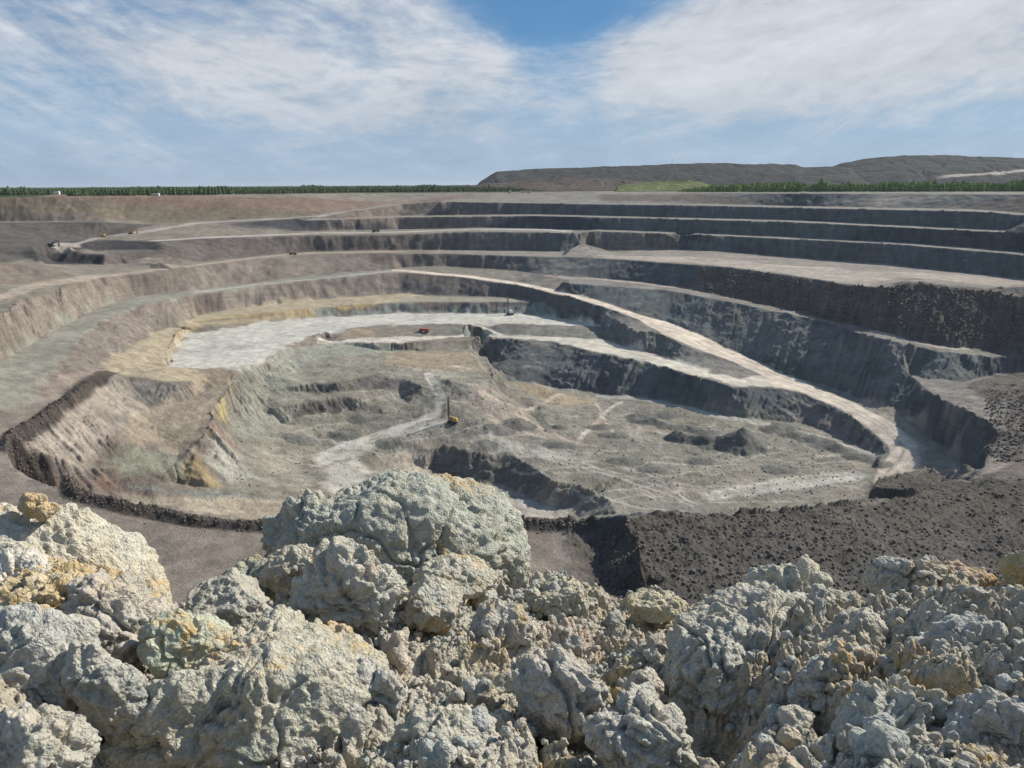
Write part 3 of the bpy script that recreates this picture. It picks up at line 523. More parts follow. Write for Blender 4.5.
# spoil cones on the pit floor
def cone(px, py, h, r, s, kx=1.0):
    x, y = hit(px, py); d = np.hypot((XG - x) / kx, YG - y) * (1 + .18 * fbm(XG / 6, YG / 6, 3, s))
    m = np.clip(1 - d / r, 0, 1); global Z
    Z = np.maximum(Z, Z + (h * m ** 1.05) * 1.0)
    mm = sstep(0.0, .08, m)
    COL[:] = COL * (1 - mm[..., None] * .8) + np.array([.12, .122, .115]) * (1 + .3 * n2) * mm[..., None] * .8
cone(742, 447, 13, 17, 5, 1.1); cone(716, 446, 4.5, 10, 6, 1.3); cone(676, 439, 6, 8, 7, 1.2); cone(692, 442, 4.5, 8, 8, 1.5); cone(705, 444, 4, 7, 9, 1.4); cone(560, 428, 2.5, 6, 10)
for i, (px_, py_, h_) in enumerate(((600,428,2.2),(612,436,1.8),(640,418,2.5),(655,424,2),(668,416,2.2),(625,462,2),(652,470,2.2),(560,446,2),(776,430,3),(792,436,3),(808,440,2.6),(824,446,2.8),(840,450,2.4),(700,462,1.8),(780,470,1.6),(360,420,1.8),(345,436,1.6),(300,440,2),(388,444,1.8),(500,430,2.0),(520,425,2.2),(484,447,1.4))): cone(px_, py_, h_, 6.5 + (i % 3), 60 + i, 1.5)
for i in range(26): # low heaps beside the haul roads
    px_, py_ = [(780 + i * 4, 425 + i * 1.6), (630 + i * 3.2, 418 + i * .6)][i % 2]
    cone(px_ + (i * 37 % 7), py_ + (i * 53 % 5), 1.6, 5.5, 20 + i, 1.3)
COL = np.clip(COL, .02, .8)

def grid_mesh(name, X, Y, Zz, col=None, flip=True):
    nr, na = X.shape; nv = nr * na
    co = np.stack([X, Y, Zz], -1).reshape(-1, 3).astype(np.float32)
    i = np.arange(nv).reshape(nr, na); q = np.stack([i[:-1, :-1], i[:-1, 1:], i[1:, 1:], i[1:, :-1]], -1).reshape(-1, 4)
    if flip: q = q[:, ::-1]
    me = bpy.data.meshes.new(name)
    me.vertices.add(nv); me.vertices.foreach_set('co', co.ravel()); me.loops.add(q.size); me.loops.foreach_set('vertex_index', np.ascontiguousarray(q).ravel().astype(np.int32))
    me.polygons.add(len(q)); me.polygons.foreach_set('loop_start', np.arange(0, q.size, 4, dtype=np.int32)); me.update()
    me.polygons.foreach_set('use_smooth', np.ones(len(q), bool))
    if col is not None:
        at = me.color_attributes.new('ground_colour', 'FLOAT_COLOR', 'POINT')
        at.data.foreach_set('color', np.concatenate([col.reshape(-1, 3), np.ones((nv, 1))], 1).astype(np.float32).ravel())
    o = bpy.data.objects.new(name, me); C.objects.link(o); return o

# ------------------------------------------------------------------ materials
def new_mat(name):
    m = bpy.data.materials.new(name); m.use_nodes = True; nt = m.node_tree; nt.nodes.clear()
    out = nt.nodes.new('ShaderNodeOutputMaterial'); bs = nt.nodes.new('ShaderNodeBsdfPrincipled'); nt.links.new(bs.outputs[0], out.inputs[0])
    bs.inputs['Roughness'].default_value = .95; bs.inputs['Specular IOR Level'].default_value = .15
    return m, nt, bs
def nd(nt, t, **k):
    n = nt.nodes.new(t)
    for a, b in k.items():
        if isinstance(b, (int, float, str, bool)) and hasattr(n, a): setattr(n, a, b)
    return n
def noise(nt, vec, scale, detail=5, rough=.6, dist=0.0, typ='FBM'):
    n = nt.nodes.new('ShaderNodeTexNoise'); n.noise_type = typ; n.inputs['Scale'].default_value = scale; n.inputs['Detail'].default_value = detail
    n.inputs['Roughness'].default_value = rough; n.inputs['Distortion'].default_value = dist
    if vec is not None: nt.links.new(vec, n.inputs['Vector'])
    return n
def mth(nt, op, a, b=None, clamp=False):
    n = nt.nodes.new('ShaderNodeMath'); n.operation = op; n.use_clamp = clamp
    for i, v in enumerate((a, b)):
        if v is None: continue
        if isinstance(v, (int, float)): n.inputs[i].default_value = v
        else: nt.links.new(v, n.inputs[i])
    return n.outputs[0]
def rng_(nt, v, a, b, c, d):
    n = nt.nodes.new('ShaderNodeMapRange'); nt.links.new(v, n.inputs[0])
    for i, q in enumerate((a, b, c, d)): n.inputs[i + 1].default_value = q
    return n.outputs[0]
def mixc(nt, f, a, b, mode='MIX'):
    n = nt.nodes.new('ShaderNodeMix'); n.data_type = 'RGBA'; n.blend_type = mode
    for i, v in ((0, f), (6, a), (7, b)):
        if isinstance(v, (int, float)): n.inputs[i].default_value = v
        elif isinstance(v, tuple): n.inputs[i].default_value = (*v, 1)
        else: nt.links.new(v, n.inputs[i])
    return n.outputs[2]
def ground_mat(attr=True, base=(.2, .2, .2), fine=1.0):
    m, nt, bs = new_mat('pit_ground'); g = nt.nodes.new('ShaderNodeNewGeometry'); P = g.outputs['Position']
    if attr:
        a = nt.nodes.new('ShaderNodeVertexColor'); a.layer_name = 'ground_colour'; col = a.outputs[0]
    else:
        r = nt.nodes.new('ShaderNodeRGB'); r.outputs[0].default_value = (*base, 1); col = r.outputs[0]
    s1 = noise(nt, P, .9 * fine, 6, .7); s2 = noise(nt, P, .12 * fine, 5, .65); s3 = noise(nt, P, 3.0 * fine, 3, .6)
    # beds of rock seen on steep ground: noise squashed in height
    mp = nt.nodes.new('ShaderNodeMapping'); mp.inputs['Scale'].default_value = (.03, .03, .8); nt.links.new(P, mp.inputs['Vector']); bed = noise(nt, mp.outputs[0], 1.0, 5, .6, .4)
    sx = nt.nodes.new('ShaderNodeSeparateXYZ'); nt.links.new(g.outputs['Normal'], sx.inputs[0]); steep_ = rng_(nt, sx.outputs[2], .55, .9, 1, 0)
    k = mth(nt, 'MULTIPLY', rng_(nt, s1.outputs[0], .3, .7, .76, 1.24), rng_(nt, s2.outputs[0], .3, .7, .82, 1.18))
    k = mth(nt, 'MULTIPLY', k, rng_(nt, s3.outputs[0], .3, .7, .8, 1.2))
    kb = mth(nt, 'ADD', mth(nt, 'MULTIPLY', mth(nt, 'SUBTRACT', rng_(nt, bed.outputs[0], .35, .65, .84, 1.16), 1.0), steep_), 1.0)
    k = mth(nt, 'MULTIPLY', k, kb)
    vm = nt.nodes.new('ShaderNodeVectorMath'); vm.operation = 'SCALE'; nt.links.new(col, vm.inputs[0]); nt.links.new(k, vm.inputs['Scale'])
    nt.links.new(vm.outputs[0], bs.inputs['Base Color'])
    b = nt.nodes.new('ShaderNodeBump'); b.inputs['Strength'].default_value = .9; b.inputs['Distance'].default_value = .8 / fine
    nt.links.new(mth(nt, 'ADD', s1.outputs[0], mth(nt, 'MULTIPLY', s3.outputs[0], .4)), b.inputs['Height']); nt.links.new(b.outputs[0], bs.inputs['Normal'])
    return m
MG = ground_mat()
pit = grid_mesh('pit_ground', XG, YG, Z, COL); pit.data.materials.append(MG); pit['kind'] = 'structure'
# the land round the sides and behind the photographer, same sheet height
azb = np.concatenate([np.linspace(rad(42), rad(318), 140)]); rb = np.concatenate([np.geomspace(1.2, 60000, 160)])
prof0 = np.interp(rb, rr, Z[:, -1]); prof1 = np.interp(rb, rr, Z[:, 0])
tt = np.linspace(0, 1, 140)[None]; side = sstep(0, .22, tt) * 1.0; side2 = sstep(0, .22, 1 - tt)
Zb = prof0[:, None] * (1 - side) + prof1[:, None] * (1 - side2)
plain = np.interp(rb, [1.2, 6, 60, 1e5], [7.4, 6.5, -2.5, -3.2])[:, None]
Zb = Zb + plain * np.clip(side + side2 - 1, 0, 1)
cb = np.zeros((160, 140, 3)) + np.array([.2, .175, .155]); cb[rb > 1300] = (.045, .07, .028)
side_land = grid_mesh('surrounding_ground', rb[:, None] * np.sin(azb)[None], rb[:, None] * np.cos(azb)[None], Zb, cb); side_land.data.materials.append(MG); side_land['kind'] = 'structure'

# ------------------------------------------------------------------ spoil hills, forest
def tag(o, label=None, cat=None, group=None, kind=None):
    if label: o['label'] = label
    if cat: o['category'] = cat
    if group: o['group'] = group
    if kind: o['kind'] = kind
    return o
def hill(name, sky_pts, d0, d1, back, col, base=-3.0, sd=0, terr=0.0, colf=None):
    """a long flat-topped hill: its skyline (px,py) stands at distance d1, its foot at d0"""
    sp = np.array(sky_pts, float); X, Y, Q = ray(sp[:, 0], sp[:, 1]); a = np.arctan2(X, Y); el = Q / np.hypot(X, Y)
    A = np.linspace(a.min(), a.max(), 420); H = np.interp(A, a, CZ + el * d1) - base
    T = np.linspace(0, 1, 130)
    dd = np.concatenate([np.linspace(d0, d1, 80, endpoint=False), np.linspace(d1, d1 + back, 30, endpoint=False), np.linspace(d1 + back, d1 + back + 150, 20)])
    pr = np.interp(dd, [d0, d0 + (d1 - d0) * .3, d0 + (d1 - d0) * .5, d1, d1 + back, d1 + back + 150], [0, .36, .44 if terr else .55, 1, .95, 0])
    edge = sstep(0, .03, (A - A[0]) / (A[-1] - A[0])) * sstep(0, .03, (A[-1] - A) / (A[-1] - A[0]))
    XX = dd[:, None] * np.sin(A)[None]; YY = dd[:, None] * np.cos(A)[None]
    Zz = base + H[None] * pr[:, None] * edge[None]
    up_ = np.minimum(1, pr[:, None] * 3)
    Zz = Zz + up_ * (fbm(XX / 60, YY / 60, 4, sd) * 3 + fbm(XX / 14, YY / 14, 3, sd + 3) * 1.2) - up_ * np.abs(fbm(XX / 34 + fbm(XX / 80, YY / 80, 3, sd + 6) * 1.5, YY / 90, 4, sd + 5)) * 5 * (dd[:, None] < d1 + 1)
    Zz[0] = base - 2; Zz[:, 0] = base - 2; Zz[:, -1] = base - 2
    c = np.zeros(XX.shape + (3,)) + np.array(col) * (1 + .3 * fbm(XX / 40, YY / 40, 4, sd + 9)[..., None] + .3 * fbm(XX / 14, YY / 22, 4, sd + 11)[..., None])
    if colf: c = colf(c, XX, YY, A[None] + 0 * XX, pr[:, None] + 0 * XX)
    o = grid_mesh(name, XX, YY, Zz, np.clip(c, .02, .6)); o.data.materials.append(MG); o['kind'] = 'structure'; return o
def colb(c, X, Y, A, pr):
    # the pale haul road climbing the right-hand hill
    aa = np.degrees(A); m = (1 - sstep(.03, .06, np.abs(pr - (.30 + (aa - 27.5) * .055)))) * sstep(27.0, 28.0, aa) * (pr > .02)
    return c * (1 - m[..., None]) + np.array([.36, .33, .30]) * m[..., None]
hill('hill', [(470,186.5),(478,183),(497,171.5),(530,169.5),(565,168),(610,166.5),(672,164),(700,163.5),(760,163.5),(795,164.5),(803,167.5),(826,166.5),(850,168),(880,178)], 2050, 2330, 420, (.042, .042, .040), sd=3)
hill('hill', [(806,181),(818,175),(828,168),(842,163),(870,158),(905,155.5),(950,155),(1000,156.5),(1040,158),(1100,160),(1180,170)], 2120, 2450, 500, (.040, .043, .042), sd=13, colf=colb)
hill('hill', [(465,188),(485,183.5),(520,181),(560,178.5),(600,179),(640,181.5),(700,184.5),(745,187.5)], 1650, 1800, 120, (.085, .07, .06), sd=23, terr=1)
hill('hill', [(615,187),(640,183.5),(668,181.2),(690,180.3),(702,182.5),(715,186.5),(722,188)], 1500, 1600, 40, (.11, .13, .05), sd=33)
# grassy and bare strips between rim and forest
def leaf_mat(name, c1, c2):
    m, nt, bs = new_mat(name); g = nt.nodes.new('ShaderNodeNewGeometry'); n = noise(nt, g.outputs['Position'], .05, 3, .6); n2_ = noise(nt, g.outputs['Position'], .7, 3, .6)
    nt.links.new(mixc(nt, rng_(nt, mth(nt, 'ADD', n.outputs[0], mth(nt, 'MULTIPLY', n2_.outputs[0], .6)), .55, 1.05, 0, 1), c1, c2), bs.inputs['Base Color']); return m
ML = leaf_mat('conifer_foliage', (.035, .06, .025), (.085, .115, .045)); MR = leaf_mat('young_foliage', (.06, .11, .025), (.15, .20, .05))
RIMR = np.array([rr[np.nonzero((Z1[:, j] < -6) & (rr < 1455))[0].max()] for j in range(NA)])
RIMR = np.array([RIMR[max(0, j - 25):j + 26].max() for j in range(NA)])
def forest(name, label, a0, a1, d0, d1, n, h0, h1, mat, seed, wid=.26):
    r_ = np.random.default_rng(seed); a = rad(a0) + rad(a1 - a0) * r_.random(n); dr_ = np.maximum(d0, np.interp(a, az, RIMR) + 25); d = dr_ + (d1 - d0) * r_.random(n) ** 1.6
    h = h0 + (h1 - h0) * r_.random(n) ** 1.3; h = np.where(r_.random(n) < .04, h * 1.3, h); ae = np.degrees(a); h = h * (.25 + .75 * sstep(0, 3.0, ae - a0)) if a0 > 0 else h * (.25 + .75 * sstep(0, 3.5, a1 - ae)); h = h * (.75 + .5 * vn(ae * 1.3, ae * 0 + seed, 5))
    V = []; Fc = []; K = 6
    for i in range(n):
        x, y = d[i] * math.sin(a[i]), d[i] * math.cos(a[i]); z = -3.2 if a0 > -6 else -2.0; w_ = h[i] * wid * (.7 + .6 * r_.random()); b = len(V)
        ph = r_.random() * 6.28; lean = (r_.random(2) - .5) * .6
        for lv, (zz, ww) in enumerate(((0.0, .75), (.28, 1.0), (.62, .62), (.66, .8))):
            for k in range(K):
                t = ph + k * 6.283 / K + lv * .4; q = w_ * ww * (.75 + .5 * r_.random())
                V.append((x + q * math.cos(t) + lean[0] * zz, y + q * math.sin(t) + lean[1] * zz, z + h[i] * zz + (r_.random() - .5) * .5))
        V.append((x + lean[0], y + lean[1], z + h[i]))
        for lv in range(3):
            for k in range(K): Fc.append((b + lv * K + k, b + lv * K + (k + 1) % K, b + lv * K + K + (k + 1) % K, b + lv * K + K + k))
        for k in range(K): Fc.append((b + 3 * K + k, b + 3 * K + (k + 1) % K, b + 4 * K))
    me = bpy.data.meshes.new(name); me.from_pydata(V, [], Fc); me.materials.append(mat); o = bpy.data.objects.new(name, me); C.objects.link(o)
    tag(o, label, 'forest', None, 'stuff'); return o
forest('forest', 'dark green conifer forest along the horizon at the left', -41, 2.5, 900, 2600, 8000, 3.5, 10.5, ML, 1)
forest('forest', 'dark green conifer forest along the horizon at the left', -41, 0.5, 2600, 6000, 4000, 7, 11, ML, 2, .6)
forest('forest', 'bright green young trees in front of the spoil hills at the right', 11.5, 41, 1330, 1900, 4200, 4, 14, MR, 3)

# ------------------------------------------------------------------ machines and huts
def flatmat(name, c, rough=.6, metal=0.0):
    m, nt, bs = new_mat(name); g = nt.nodes.new('ShaderNodeTexCoord'); n = noise(nt, g.outputs['Object'], 1.3, 4, .6)
    nt.links.new(mixc(nt, rng_(nt, n.outputs[0], .45, .75, 0, .55), c, (.24, .21, .17)), bs.inputs['Base Color']); bs.inputs['Roughness'].default_value = rough; bs.inputs['Metallic'].default_value = metal
    bs.inputs['Specular IOR Level'].default_value = .5; return m
MY = flatmat('yellow_paint', (.50, .33, .07)); MR_ = flatmat('red_paint', (.36, .09, .05)); MD = flatmat('dark_steel', (.05, .05, .05)); MW = flatmat('white_paint', (.72, .72, .68)); MT = flatmat('tyre_rubber', (.03, .03, .03), .9); MGl = flatmat('cab_glass', (.04, .05, .06), .15); MM = flatmat('mast_steel', (.16, .12, .13)); MO = flatmat('orange_brown_paint', (.34, .18, .07))
class MB:
    def __init__(s): s.b = bmesh.new()
    def box(s, c, d, rot=(0, 0, 0), bev=0.04):
        M = Matrix.Translation(c) @ Matrix.Rotation(rot[2], 4, 'Z') @ Matrix.Rotation(rot[1], 4, 'Y') @ Matrix.Rotation(rot[0], 4, 'X') @ Matrix.Diagonal((*d, 1))
        r = bmesh.ops.create_cube(s.b, size=1, matrix=M)
        if bev: bmesh.ops.bevel(s.b, geom=list({e for v in r['verts'] for e in v.link_edges}), offset=bev, segments=1, affect='EDGES', profile=.5)
        return s
    def cyl(s, a, b_, r, seg=10, r2=None):
        a = Vector(a); b_ = Vector(b_); d = b_ - a; M = Matrix.Translation((a + b_) / 2) @ d.to_track_quat('Z', 'Y').to_matrix().to_4x4()
        bmesh.ops.create_cone(s.b, cap_ends=True, segments=seg, radius1=r, radius2=r if r2 is None else r2, depth=d.length, matrix=M); return s
    def prism(s, pts, y0, y1):
        a = [s.b.verts.new((p[0], y0, p[1])) for p in pts]; c = [s.b.verts.new((p[0], y1, p[1])) for p in pts]; n = len(pts)
        s.b.faces.new(a); s.b.faces.new(c[::-1])
        for i in range(n): s.b.faces.new((a[i], c[i], c[(i + 1) % n], a[(i + 1) % n]))
        bmesh.ops.recalc_face_normals(s.b, faces=s.b.faces); return s
    def build(s, name, mat, parent):
        me = bpy.data.meshes.new(name); s.b.to_mesh(me); s.b.free(); me.materials.append(mat); o = bpy.data.objects.new(name, me); C.objects.link(o); o.parent = parent; return o
def gz(x, y):
    a = math.atan2(x, y); r = math.hypot(x, y); return float(bil(Z, np.array([a]), np.array([r]))[0])
def place(name, label, cat, px, py, rz, group=None, s=1.0):
    x, y = hit(px, py); o = bpy.data.objects.new(name, None); C.objects.link(o); o.location = (x, y, gz(x, y) + .05); o.rotation_euler = (0, 0, rad(rz)); o.scale = (s, s, s); tag(o, label, cat, group); return o
def crawler(t, L, W, h=1.0, w_=.6):
    for sy in (-1, 1):
        tr = MB().prism([(-L/2 + .4, 0), (L/2 - .4, 0), (L/2, .45), (L/2 - .25, h), (-L/2 + .25, h), (-L/2, .45)], sy * W / 2 - w_ / 2, sy * W / 2 + w_ / 2).build('track', MT, t)
def drill_rig(px, py, rz, label, body, mast, mh, s=1.0):
    t = place('drill_rig', label, 'drill rig', px, py, rz, None, s); crawler(t, 5.6, 3.4, 1.1, .8)
    MB().box((0, 0, 1.45), (6.8, 3.0, .5)).build('deck', MD, t)
    MB().box((-1.6, .1, 2.75), (3.6, 2.7, 2.1), bev=.12).box((-1.6, .1, 3.95), (2.4, 1.8, .3)).build('engine_housing', body, t)
    c = MB().box((1.4, -1.05, 2.95), (1.8, 1.4, 2.4), bev=.12).build('cab', body, t); MB().box((1.5, -1.05, 3.25), (1.9, 1.46, 1.0), bev=.02).build('window', MGl, c)
    m = MB(); hw = .45
    for sx in (-1, 1):
        for sy in (-1, 1): m.cyl((2.9 + sx * hw, .5 + sy * hw, 1.0), (2.9 + sx * hw, .5 + sy * hw, mh), .10, 6)
    k = 1.2; i = 0
    while k < mh - 1.2:
        for (a, b_) in (((-1, -1), (1, -1)), ((1, -1), (1, 1)), ((1, 1), (-1, 1)), ((-1, 1), (-1, -1))):
            if i % 2: a, b_ = b_, a
            m.cyl((2.9 + a[0] * hw, .5 + a[1] * hw, k), (2.9 + b_[0] * hw, .5 + b_[1] * hw, k + 1.2), .06, 5)
        k += 1.2; i += 1
    m.box((2.9, .5, mh), (1.3, 1.2, .5)); mo = m.build('mast', mast, t)
    MB().cyl((2.9, .5, .2), (2.9, .5, mh - 1), .16, 8).box((2.9, .5, mh * .62), (.8, .8, 1.5)).build('drill_string', MD, mo)
    MB().cyl((-.4, .5, 3.8), (2.6, .5, mh * .62), .14, 8).cyl((-.2, 1.2, 2), (2.6, 1.0, mh * .4), .12, 6).build('mast_brace', mast, t)
    for sx, sy in ((3.2, 1.5), (3.2, -1.5), (-3.1, 1.5), (-3.1, -1.5)): MB().cyl((sx, sy, .1), (sx, sy, 1.8), .16, 8).cyl((sx, sy, 0), (sx, sy, .15), .5, 10).build('jack', MD, t)
    return t
def excavator(px, py, rz, label, body, group=None, s=1.0):
    t = place('excavator', label, 'excavator', px, py, rz, group, s); crawler(t, 4.6, 3.0, 1.0, .6)
    MB().cyl((0, 0, 1.0), (0, 0, 1.35), 1.0, 14).box((-.5, 0, 2.1), (3.8, 2.8, 1.4), bev=.15).box((-2.0, 0, 2.3), (1.0, 2.7, 1.5), bev=.2).build('body', body, t)
    c = MB().box((.9, .85, 2.7), (1.5, 1.1, 1.7), bev=.1).build('cab', body, t); MB().box((.95, .85, 2.95), (1.56, 1.14, .8), bev=.02).build('window', MGl, c)
    b = MB().prism([(.6, 2.0), (3.2, 5.0), (5.4, 4.2), (5.5, 3.8), (3.3, 4.3), (1.1, 1.7)], -.45, -.05).build('boom', body, t)
    a = MB().prism([(4.9, 4.5), (5.6, 4.6), (6.0, 1.6), (5.6, 1.5)], -.4, -.1).cyl((3.4, -.25, 4.9), (5.0, -.25, 4.7), .1, 6).build('arm', body, t)
    MB().prism([(5.3, 1.7), (6.2, 1.8), (6.0, .9), (5.2, .3), (4.6, .8)], -.85, .35).build('bucket', MD, a); return t
def dump_truck(px, py, rz, label, body, group=None, s=1.0):
    t = place('dump_truck', label, 'dump truck', px, py, rz, group, s)
    MB().box((0, 0, 1.25), (8.4, 1.4, .5)).build('chassis', MD, t)
    MB().prism([(-4.6, 2.6), (-3.9, 1.6), (1.6, 1.7), (2.0, 3.3), (4.2, 3.7), (4.2, 3.9), (1.5, 3.6), (-4.8, 3.5)], -1.6, 1.6).build('dump_body', body, t)
    c = MB().box((3.1, .7, 2.4), (1.7, 1.5, 1.6), bev=.1).build('cab', body, t); MB().box((3.15, .7, 2.75), (1.76, 1.4, .6), bev=.02).build('window', MGl, c)
    MB().box((3.6, 0, 1.7), (1.6, 2.6, .8), bev=.1).build('bonnet', body, t)
    for x, y in ((2.9, 1.35), (2.9, -1.35), (-2.1, 1.3), (-2.1, -1.3), (-3.6, 1.3), (-3.6, -1.3)):
        w_ = MB().cyl((x, y - .35, .9), (x, y + .35, .9), .9, 18).build('wheel', MT, t); MB().cyl((x, y - .37, .9), (x, y + .37, .9), .42, 12).build('rim', body, w_)
    return t
drill_rig(453, 424, 158, 'yellow drilling rig with a tall dark mast on the pit floor beside the haul road', MY, MD, 18.5, 1.0)
drill_rig(510, 315, 120, 'pale drilling rig with a thin purplish mast on the far edge of the white bench', MW, MM, 15, 1.15)
dump_truck(424, 332.5, 170, 'red dump truck on the pale road below the white bench', MR_, None, 1.05)
excavator(131, 234, 20, 'brown excavator on the haul road above the long dark cut at the far left', MO, None, 1.25)
excavator(103, 237, 170, 'yellow excavator at the lower end of the far left haul road', MY, None, 1.0)
excavator(52, 247.5, 10, 'dark excavator at the left end of the far left bench', MD, None, 1.3)
dump_truck(376, 232.5, 10, 'small dark dump truck on the third far bench', MD, None, 1.1)
dump_truck(293, 255, 175, 'rusty dark dump truck on the fourth far bench at the left', MO, None, .95)
def hut(px, py, rz, label, wm, rm, L, W_, H):
    x, y, q_ = (float(v) for v in ray(px, py)); a_ = math.atan2(x, y); d_ = float(np.interp(a_, az, RIMR)) + 12; x, y = d_ * math.sin(a_), d_ * math.cos(a_); t = bpy.data.objects.new('site_hut', None); C.objects.link(t); t.location = (x, y, gz(x, y)); t.rotation_euler = (0, 0, rad(rz)); tag(t, label, 'hut')
    w_ = MB().box((0, 0, H / 2), (L, W_, H), bev=.05).build('wall', wm, t); MB().prism([(-L/2 - .3, H), (L/2 + .3, H), (L/2 - .5, H + 1.3), (-L/2 + .5, H + 1.3)], -W_/2 - .3, W_/2 + .3).build('roof', rm, t)
    MB().box((-L * .3, -W_/2 - .02, 1.05), (1.1, .12, 2.1), bev=0).build('door', MD, t)
    for k in (0, .25): MB().box((L * k, -W_/2 - .02, 1.6), (1.3, .12, 1.0), bev=0).build('window', MGl, t)
hut(523, 190.6, 5, 'red-roofed white hut on the far rim below the hills, left of its twin', MW, MR_, 8, 4, 3.2)
hut(529.5, 190.6, -5, 'white and red site hut on the far rim, right of its twin', MW, MR_, 8, 4, 3.2)
hut(510, 191, 0, 'small lone white hut on the far rim left of the red-roofed huts', MW, MW, 5, 3, 2.6)
hut(57, 195, 0, 'white hut in front of the dark forest at the far left rim', MW, MW, 9, 4, 3.6)
hut(156, 195, 0, 'low pale hut in front of the forest on the left part of the far rim', MW, MW, 9, 3, 2.2)
def power_pole(px, py, d, h, label):
    x, y, q = (float(v) for v in ray(px, py)); t = d / math.hypot(x, y); o = bpy.data.objects.new('power_pole', None); C.objects.link(o); o.location = (x * t, y * t, CZ + q * t - 1); tag(o, label, 'power pole')
    MB().cyl((0, 0, 0), (0, 0, h), .35, 6, .22).build('pole', MD, o); MB().box((0, 0, h - 1.4), (5, .4, .4), bev=0).build('crossarm', MD, o)
power_pole(672, 164, 2345, 17, 'thin power pole standing on top of the long flat spoil hill')
# fallen blocks at the foot of the dark bank and on the near bench: more than anyone could count
MCO = ground_mat(False, (.15, .135, .12)); rk = np.random.default_rng(9)
def scatter(name, label, pts_fn, n, s0, s1, mat, pw=3.0):
    import itertools
    base = []; b = bmesh.new(); bmesh.ops.create_icosphere(b, subdivisions=1, radius=1); b.verts.ensure_lookup_table(); v = np.array([x.co[:] for x in b.verts]); f = np.array([[x.index for x in g.verts] for g in b.faces]); b.free()
    VV = []; FF = []; n_ = 0
    for k in range(n):
        x, y = pts_fn(); s = s0 + (s1 - s0) * rk.random() ** pw; q = v * rk.uniform(.65, 1.25, (len(v), 1)) * s * rk.uniform(.6, 1.2, 3); t_ = rk.uniform(0, 6.28); c_, s_ = math.cos(t_), math.sin(t_)
        q = np.stack([q[:, 0] * c_ - q[:, 1] * s_, q[:, 0] * s_ + q[:, 1] * c_, q[:, 2]], 1); VV.append((x, y, s)); FF.append(q)
    P_ = np.array(VV); zz = bil(Z, np.arctan2(P_[:, 0], P_[:, 1]), np.hypot(P_[:, 0], P_[:, 1])) + P_[:, 2] * .2
    co = np.concatenate([FF[i] + (P_[i, 0], P_[i, 1], zz[i]) for i in range(n)]); ff = np.concatenate([f + i * len(v) for i in range(n)])
    me = bpy.data.meshes.new(name); me.vertices.add(len(co)); me.vertices.foreach_set('co', co.astype(np.float32).ravel()); me.loops.add(ff.size); me.loops.foreach_set('vertex_index', ff.astype(np.int32).ravel()); me.polygons.add(len(ff)); me.polygons.foreach_set('loop_start', np.arange(0, ff.size, 3, dtype=np.int32)); me.update(); me.materials.append(mat)
    o = bpy.data.objects.new(name, me); C.objects.link(o); tag(o, label, 'rubble', None, 'stuff')
def in_quad(px0, px1, y0f, y1f):
    def g():
        px = rk.uniform(px0, px1); py = rk.uniform(y0f(px), y1f(px)); return hit(px, py)
    return g
scatter('rubble', 'dark broken rock covering the near bank behind the heap at the right', in_quad(600, 1040, lambda x: np.interp(x, [600, 621, 880, 905, 1040], [530, 519, 500, 476, 476]), lambda x: 600), 9000, .08, .85, MCO, 5.0)
scatter('rubble', 'dark blocks tipped down the slope of the wide upper bench at the right', in_quad(700, 1030, lambda x: np.interp(x, [700, 800, 887, 905, 1030], [268, 279, 290, 284, 297]), lambda x: np.interp(x, [700, 870, 1030], [292, 328, 350])), 6000, .3, 1.6, MCO, 3.5)
_bi = [0]
def on_bund():
    _bi[0] += 1; k = rk.uniform(0, len(BUND) - 1.001); i = int(k); t = k - i; a = hit(*BUND[i]); b = hit(*BUND[i + 1]); return a[0] + (b[0] - a[0]) * t + rk.normal() * 2.4, a[1] + (b[1] - a[1]) * t + rk.normal() * 2.4
scatter('rubble', 'dark clods heaped along the curved lip of the near bench at the left', on_bund, 2500, .1, .8, MCO, 3)
scatter('rubble', 'grey blocks fallen on the ground east of the deep trench', in_quad(985, 1035, lambda x: 392, lambda x: 462), 1800, .2, 1.1, MCO, 4)
MCL = ground_mat(False, (.27, .255, .22))
scatter('rubble', 'pale rock fragments scattered over the broken slopes and floor of the pit', in_quad(230, 860, lambda x: np.interp(x, [230, 340, 480, 860], [380, 345, 385, 430]), lambda x: 500), 5000, .12, .75, MCL, 4.0)

# ------------------------------------------------------------------ the heap of clay rocks the photographer stands on
def h3(ix, iy, iz, s):
    return _h(ix + iz * 57.0, iy + iz * 113.0, s)
def vn3(p, s=0):
    i = np.floor(p); f = p - i; f = f * f * (3 - 2 * f); r = 0
    for dx in (0, 1):
        for dy in (0, 1):
            for dz in (0, 1):
                w_ = (f[:, 0] if dx else 1 - f[:, 0]) * (f[:, 1] if dy else 1 - f[:, 1]) * (f[:, 2] if dz else 1 - f[:, 2])
                r = r + w_ * h3(i[:, 0] + dx, i[:, 1] + dy, i[:, 2] + dz, s)
    return r
def fbm3(p, o=4, s=0, g=.5):
    t = 0; a = 1; n = 0
    for k in range(o): t = t + a * (vn3(p, s + k) * 2 - 1); n += a; a *= g; p = p * 2.03 + 7.7
    return t / n
def vor3(p, s=0):
    b = np.floor(p - .5); f1 = np.full(len(p), 9.0); f2 = np.full(len(p), 9.0)
    for dx in (0, 1):
        for dy in (0, 1):
            for dz in (0, 1):
                c = b + (dx, dy, dz)
                q = c + .5 + np.stack([h3(c[:, 0], c[:, 1], c[:, 2], s + k) - .5 for k in (0, 1, 2)], 1) * .8
                d = np.sqrt(((p - q) ** 2).sum(1)); m = d < f1; f2 = np.where(m, f1, np.minimum(f2, d)); f1 = np.where(m, d, f1)
    return f1, f2
ICO = {}
